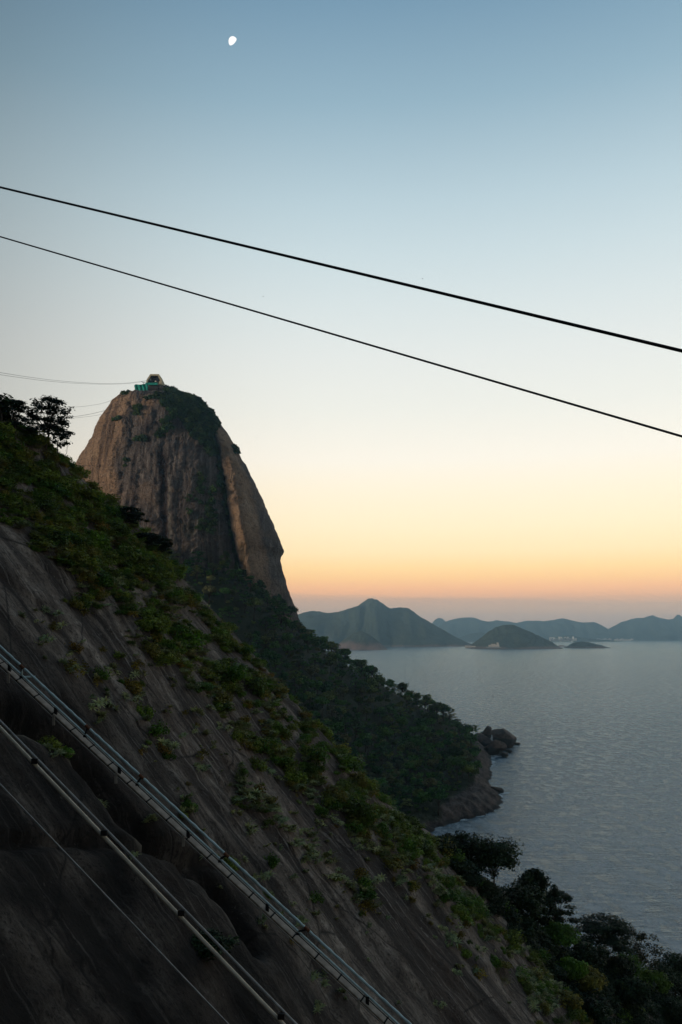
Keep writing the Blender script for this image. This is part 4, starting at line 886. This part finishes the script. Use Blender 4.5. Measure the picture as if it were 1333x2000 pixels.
# netting
nt = empty('construction_netting', P(276, 757, SD-24), 'teal construction netting stretched along the summit left of the station', 'netting')
top = [(262.5, 753), (265, 750.5), (275, 751.2), (280, 750), (290, 748.5)]; bot = [(264, 760.5), (268, 762), (277, 763), (285, 762.5), (289.5, 762)]
nn = 24; tp = np.array([np.interp(np.linspace(0, 4, nn), range(5), np.array(top)[:, i]) for i in (0, 1)]).T; bt = np.array([np.interp(np.linspace(0, 4, nn), range(5), np.array(bot)[:, i]) for i in (0, 1)]).T
Vn = np.array([[*P(*(tp[i]*(1-f)+bt[i]*f), SD-25+.5*math.sin(i*1.1)+.5*f)] for f in np.linspace(0, 1, 5) for i in range(nn)]); part('net_sheet', Vn, gridf(5, nn), TEAL, nt)
for i in range(0, nn, 5): part('post', *tube([Vn[4*nn+i]+[0, 1.3, -1], Vn[i]+[0, 1.3, .4]], .09, 6), DARK, nt)
x0, z1 = xz(289, 752.5); x1, z0 = xz(312, 757); part('net_sheet', *box(((x0+x1)/2, SD-8.4, (z0+z1)/2), (x1-x0, .25, z1-z0)), TEAL, nt)
# crane jib beside the station
jb = empty('loading_boom', P(284, 748, SD-6), 'thin dark boom jutting left from the station', 'boom')
part('boom', *tube([P(276, 745.5, SD-6), P(290, 749.5, SD-4)], .28, 6), DARK, jb); part('stay', *tube([P(280, 747.5, SD-6), P(281, 750.5, SD-6)], .2, 6), DARK, jb)
# terrace roofs to the right
tr0 = empty('summit_terrace', P(332, 760, SD), 'low white-roofed terrace buildings right of the summit station', 'building')
def rf(name, pts, dy, th, mat):
    a = [P(*p1, SD+dy) for p1 in pts]; Vr = np.array([a[0], a[1], a[1]+[0, 9, .4], a[0]+[0, 9, .4]]); Vr = np.vstack([Vr, Vr-[0, 0, th]])
    part(name, Vr, [(0, 1, 2, 3), (7, 6, 5, 4), (0, 4, 5, 1), (1, 5, 6, 2), (2, 6, 7, 3), (3, 7, 4, 0)], mat, tr0)
rf('roof', [(317, 754), (337, 758)], -2, .5, DARK); rf('roof', [(326, 757.5), (336, 760.5)], -5, 1.0, WHITE); rf('roof', [(322, 761), (340, 765)], -7, .8, WHITE)
for a, b in [(318, 756), (324, 758), (330, 760), (336, 762), (339, 764)]: part('post', *tube([P(a, b-1, SD-4), P(a, b+8, SD-4)], .22, 6), GREY, tr0)
part('wall', *box(P(328, 764, SD-1), (12, 5, 4)), DARK, tr0); part('rail', *tube([P(320, 757.5, SD-8), P(341, 763, SD-8)], .12, 6), GREY, tr0)
part('water_tank', *tube([P(324.5, 754.8, SD-3), P(324.5, 751.5, SD-3)], .9, 10), GREY, tr0)

# thin ropes from the summit to the left
STEEL = plain('dark_wire', (.05, .05, .05), .5)
def wire(name, pts, r, label, mat=STEEL, cat='cable', group=None, sides=6):
    A = np.array(pts, float); s = np.linspace(0, len(A)-1, 60)
    D = np.array([np.interp(s, range(len(A)), A[:, i]) for i in range(3)]).T
    ker = np.array([.25, .5, .25])
    for _ in range(30): D[1:-1] = D[:-2]*.25+D[1:-1]*.5+D[2:]*.25
    v, f = tube(P(D[:, 0], D[:, 1], D[:, 2]), r, sides)
    return tag(obj(name, mesh(name, v, f, mat, True)), label, cat, group)
wire('haul_cable', [(-60, 716, 380), (0, 728, 430), (100, 743, 560), (190, 749.5, 680), (250, 749, 760), (291, 742, 806)], .10, 'upper of the two thin cables running left from the summit station')
wire('haul_cable', [(-60, 721, 400), (0, 732, 450), (100, 746, 570), (190, 751, 690), (250, 750, 765), (291, 743.5, 806)], .10, 'lower of the two thin cables running left from the summit station')
wire('haul_cable', [(20, 796, 430), (100, 796, 560), (150, 795.5, 640), (200, 789.5, 720), (250, 770, 780), (289, 752, 806)], .09, 'faint cable reaching the shoulder of the peak below the summit cables')
wire('haul_cable', [(60, 818, 470), (130, 816, 600), (180, 809, 690), (230, 795, 740), (262, 781, 752), (286, 769, 770)], .13, 'slack cable drooping across the peak shoulder below the netting')
wire('haul_cable', [(60, 821, 480), (130, 818, 610), (180, 813, 700), (215, 806, 770), (240, 798, 800)], .09, 'lowest of the thin cables meeting the left edge of the peak')

# ------------------------------------------------------------------ cables overhead
CABLE = plain('black_rope', (.014, .014, .016), .42, .3, var=.3, scale=30)
def cable(px0, py0, d0, px1, py1, d1, r, label, ext=.35):
    a, b = P(px0, py0, d0), P(px1, py1, d1); s = np.linspace(-ext, 1+ext, 90)[:, None]; pts = a+(b-a)*s
    return tag(obj('track_cable', mesh('track_cable', *tube(pts, r, 12), CABLE, True)), label, 'cable')
cable(0, 365.5, 20, 1333, 685.5, 11.4, .025, 'upper of the two thick black cables crossing the sky')
cable(0, 462, 29, 1333, 852.5, 16.5, .0245, 'lower of the two thick black cables crossing the sky')

# ------------------------------------------------------------------ the cable track in the lower left
BLUE = plain('pale_blue_paint', (.38, .49, .50), .55, var=.25, scale=4); BEIGE = plain('beige_pipe', (.55, .485, .38), .4, .2, var=.2, scale=3); GALV = plain('grey_pipe', (.28, .272, .26), .5, .2, var=.3, scale=3)
PLANK = plain('weathered_plank', (.50, .435, .37), .85, var=.3, scale=5); RUST = plain('rust', (.12, .050, .026), .9, var=.4, scale=14); BLK = plain('black_clamp', (.012, .011, .011), .6); PALEPEG = plain('pale_peg', (.26, .24, .21), .8)
def two(px0, py0, d0, px1, py1, d1): return P(px0, py0, d0), P(px1, py1, d1)
DL, DB = 27.0, 23.0
def along(line, s): return line[0]+(line[1]-line[0])*np.asarray(s, float)[..., None]
rope = two(0, 1262, DL-.1, 801, 2000, DB-.1); rail = two(0, 1279, DL, 778, 2000, DB); beam = two(0, 1289.5, DL+.1, 764, 2000, DB+.1); under = two(0, 1284, DL+.05, 771, 2000, DB+.05); low = two(0, 1304, DL+.1, 748, 2000, DB+.1); low2 = two(0, 1299, DL+.2, 753, 2000, DB+.2)
tk = empty('cable_track', along(beam, .5), 'long cable track with pale blue rope and plank runner crossing the dark rock', 'cable track')
S0, S1 = -.25, 1.3
def spar(name, line, r, mat, sides=8, s0=S0, s1=S1, wav=0, n=60):
    s = np.linspace(s0, s1, n); pts = along(line, s)
    if wav: rr = r*(1+wav*.3*np.sin(s*260)+wav*noise(s*90, s*0, 3)); pts = pts+np.stack([0*s, 0*s, .004*np.sin(s*260)], -1)
    else: rr = r
    return part(name, *tube(pts, rr, sides), mat, tk, True)
def inv(line, px, axis=0):        # where along a line a photo column falls
    s = np.linspace(S0, S1, 4000); a, b = pix(along(line, s)); return float(np.interp(px, a, s))
spar('rope', rope, .042, BLUE, 10, wav=.22, n=900); spar('rail', rail, .036, BLUE, 10); spar('under_rail', under, .016, BLK); spar('lower_rail', low, .020, GALV); spar('lower_rail', low2, .024, BLK)
tdir = unit(beam[1]-beam[0]); vdir = unit(along(beam, .5)-np.array([0, 0, HC])); ndir = np.array([0, 0, 1.])*.85-vdir*.45; ndir = unit(ndir-tdir*(ndir@tdir)); wdir = np.cross(ndir, tdir); PW = .20/abs(ndir@vdir)
ps_ = np.linspace(S0, S1, 31); blen = np.linalg.norm(beam[1]-beam[0]); pm = None
for i in range(30):
    L_ = (ps_[i+1]-ps_[i])*blen; cpt = along(beam, (ps_[i]+ps_[i+1])/2)
    v, f = box((0, 0, 0), (L_-.05, PW, .05), np.array([tdir, wdir, ndir]))
    if pm is None: pm = mesh('plank', v, f, PLANK)
    o = obj('plank', pm, tk, Vector(cpt-np.array(tk.location)))
    v, f = box(cpt+tdir*L_*.5, (.045, PW+.02, .04), np.array([tdir, wdir, ndir])); part('seam_bar', v, f, BLK, tk)
up = np.array([0, 0, 1.])
for px_ in (-120, 20, 110, 234, 368, 522, 717, 960):
    s_ = inv(beam, px_); c_ = along(beam, s_)-ndir*.0
    cl = part('clamp', *box(c_+up*.02-vdir*.06, (.10, .08, .30)), BLK, tk)
    part('peg', *box(along(low, s_)-up*.05-vdir*.08+np.array([-.03, 0, 0]), (.07, .07, .34)), PALEPEG, cl)
for px_ in (-90, 44, 172, 277, 443, 600, 860):
    s_ = inv(rope, px_); c_ = along(rope, s_); e_ = .10/np.linalg.norm(rope[1]-rope[0])
    cpl = part('coupling', *tube(along(rope, np.array([s_-e_, s_+e_])), .050, 10), RUST, tk)
    part('strut', *tube([c_, along(rail, s_)+up*.0], .035, 6), BLK, cpl); part('clamp', *box(along(rail, s_)-up*.06, (.12, .08, .08)), BLK, tk)
s_ = inv(rope, 44); a_ = along(rail, s_)-up*.06; part('bracket', *join([tube([a_, P(70, 1321.5, DL-.1)], .035, 6), tube([a_, along(rope, s_)], .03, 6)]), BLUE, tk)
# pair of pipes below
tp_ = empty('pipe_run', P(300, 1730, 25), 'pair of pipes, one beige and one grey, running below the cable track', 'pipes')
bp = two(0, 1421, 27, 553, 2000, 23.5); gp = two(0, 1408, 27, 578, 2000, 23.5)
tk_save = tk; tk = tp_
spar('pipe', bp, .062, BEIGE, 12); spar('pipe', gp, .045, GALV, 10)
for px_ in (-60, 68, 200, 347, 537, 760):
    s_ = inv(bp, px_); e_ = .09/np.linalg.norm(bp[1]-bp[0]); part('clamp', *box((along(bp, s_)+along(gp, s_))/2-vdir*.05, (.20, .16, .17)), BLK, tk)
tl = two(0, 1531, 28, 446, 2000, 25)
s = np.linspace(S0, S1, 40); tag(obj('guide_wire', mesh('guide_wire', *tube(along(tl, s), .027, 8), GALV, True)), 'single thin grey wire below the pipe pair in the lower left', 'wire')

# ------------------------------------------------------------------ small far things: town, island house, marker, birds
HOUSE = plain('pale_walls', (.50, .46, .40), .8, var=.15, scale=.05)
rg = np.random.default_rng(5); bl = []
for _ in range(150):
    u_ = rg.random()
    if u_ < .45: a, b, d = rg.uniform(1075, 1125), 1251-rg.random()**1.5*8*np.exp(-((rg.uniform(1075, 1125)-1105)/22)**2), HC*F/(1254-HY)
    else: a, b, d = rg.uniform(1125, 1237), 1250.6-rg.random()*2.2, HC*F/(1252.5-HY)
    if u_ > .93: a = rg.uniform(895, 930)
    h_ = rg.uniform(14, 34); v = P(a, b, d); bl.append(box(v, (rg.uniform(14, 34), 20, h_)))
tag(obj('far_town', mesh('far_town', *join(bl), plain('whitewashed_walls', (.82, .80, .76), .8, var=.1, scale=.05))), 'pale scatter of town buildings along the far shore', 'town', kind='stuff')
dI = HC*F/(1267.5-HY)
ih = empty('island_house', P(965, 1262, dI-60), 'small pale buildings at the waterline of the wooded island', 'building')
def fb(name, px0, py0, px1, py1, root, d, mat=HOUSE, dy=20): a, b = P(px0, py0, d), P(px1, py1, d); part(name, *box((a+b)/2, (b[0]-a[0], dy, abs(a[2]-b[2]))), mat, root)
fb('wall', 955, 1259.5, 975, 1264.5, ih, dI-60); fb('wall', 960, 1257.5, 968, 1260, ih, dI-55); fb('tower', 970.5, 1255, 974, 1260, ih, dI-50); fb('terrace', 950, 1263, 978, 1266, ih, dI-70, GREY, 30)
sh = empty('shore_houses', P(918, 1262, dI+100), 'pale low houses on the neck between headland and island', 'building')
fb('wall', 909, 1260.5, 920, 1264.5, sh, dI+100); fb('wall', 921, 1261.5, 929, 1264.5, sh, dI+100); fb('roof', 908, 1260, 921, 1260.8, sh, dI+99, GREY, 24)
dm = HC*F/(1361-HY); mk = empty('sea_marker', P(963, 1361, dm), 'thin dark marker post standing alone in open water', 'marker')
part('post', *tube([P(963, 1362.5, dm), P(962.6, 1351.5, dm)], [.45, .3], 8), DARK, mk); part('float', *tube([P(963, 1361.5, dm)+[0, 0, -.6], P(963, 1359.4, dm)+[0, 0, -.4]], [1.3, .9], 10), DARK, mk); part('topmark', *box(P(962.5, 1351.8, dm), (1.1, 1.1, 1.0)), DARK, mk)
for a, b, s_, lb in [(826, 544.5, 1, 'tiny bird between the two black cables, rightmost of the specks'), (514.5, 579, 1, 'tiny bird just above the lower black cable near its middle'), (706, 611, .7, 'tiny bird above the lower black cable, centre'), (511, 646, .5, 'tiny bird below the lower black cable, highest of those by the peak'),
                     (471, 760.5, .8, 'tiny bird level with the summit, right of the peak'), (502, 855, .7, 'tiny bird low beside the right flank of the peak'), (600, 945, .6, 'tiny bird in the yellow sky right of the peak')]:
    d = 330.; v = P(a, b, d); wg = .55*s_; br = empty('bird', v, lb, 'bird', 'birds in the sky')
    part('body', *tube([v+[-.25*s_, 0, -.02], v, v+[.22*s_, 0, .02]], [.03*s_, .09*s_, .02*s_], 6), DARK, br)
    for sg in (-1, 1):
        Vb = np.array([v+[.10*s_, 0, 0], v+[-.10*s_, 0, 0], v+[-.04*s_+sg*wg*.5, sg*.2, .16*s_], v+[.06*s_+sg*wg*.5, sg*.2, .17*s_], v+[sg*wg, sg*.35, .05*s_]]); part('wing', Vb, [(0, 1, 2, 3), (3, 2, 4)], DARK, br)

# the moon: the sunlit part of its globe
k = M('moonlit_ground'); em = k.n('ShaderNodeEmission'); oc = k.n('ShaderNodeTexCoord').outputs['Object']
k.l(k.ramp(k.noise(oc, .004, 4, .5), [(.35, (.86, .84, .80)), (.6, (1, .985, .96))]), em.inputs[0]); em.inputs[1].default_value = 1.25
k.l(em.outputs[0], k.out.inputs[0])
dM = 90000.0; mc = P(455.5, 81.5, dM); mr = 8.6/F*dM
ax = unit([-.50, -.79, .33]); e1 = unit(np.cross(ax, [0, 0, 1])); e2 = np.cross(ax, e1)
ph = np.linspace(0, np.pi/2, 20); th = np.linspace(0, 2*np.pi, 48)
H_, T_ = np.meshgrid(ph, th); Vm = mr*(np.cos(H_)[..., None]*ax+np.sin(H_)[..., None]*(np.cos(T_)[..., None]*e1+np.sin(T_)[..., None]*e2))
tag(obj('moon', mesh('moon', Vm.reshape(-1, 3), gridf(48, 20), k.m, True), None, mc), 'white gibbous moon high in the blue sky', 'moon')

# ------------------------------------------------------------------ haze over the bay
hm = bpy.data.materials.new('bay_haze'); hm.use_nodes = True; t = hm.node_tree; t.nodes.clear()
vo = t.nodes.new('ShaderNodeOutputMaterial'); pv = t.nodes.new('ShaderNodeVolumePrincipled'); t.links.new(pv.outputs[0], vo.inputs['Volume'])
pv.inputs['Color'].default_value = (*HAZE_COL, 1); pv.inputs['Density'].default_value = HAZE_D; pv.inputs['Anisotropy'].default_value = 0.7
hz = obj('haze', mesh('haze', *box((0, HAZE_END/2-1500, (HAZE_TOP-240)/2), (70000, HAZE_END+3000, HAZE_TOP+240)), hm)); tag(hz, 'thin evening haze over the bay', 'haze', kind='stuff')
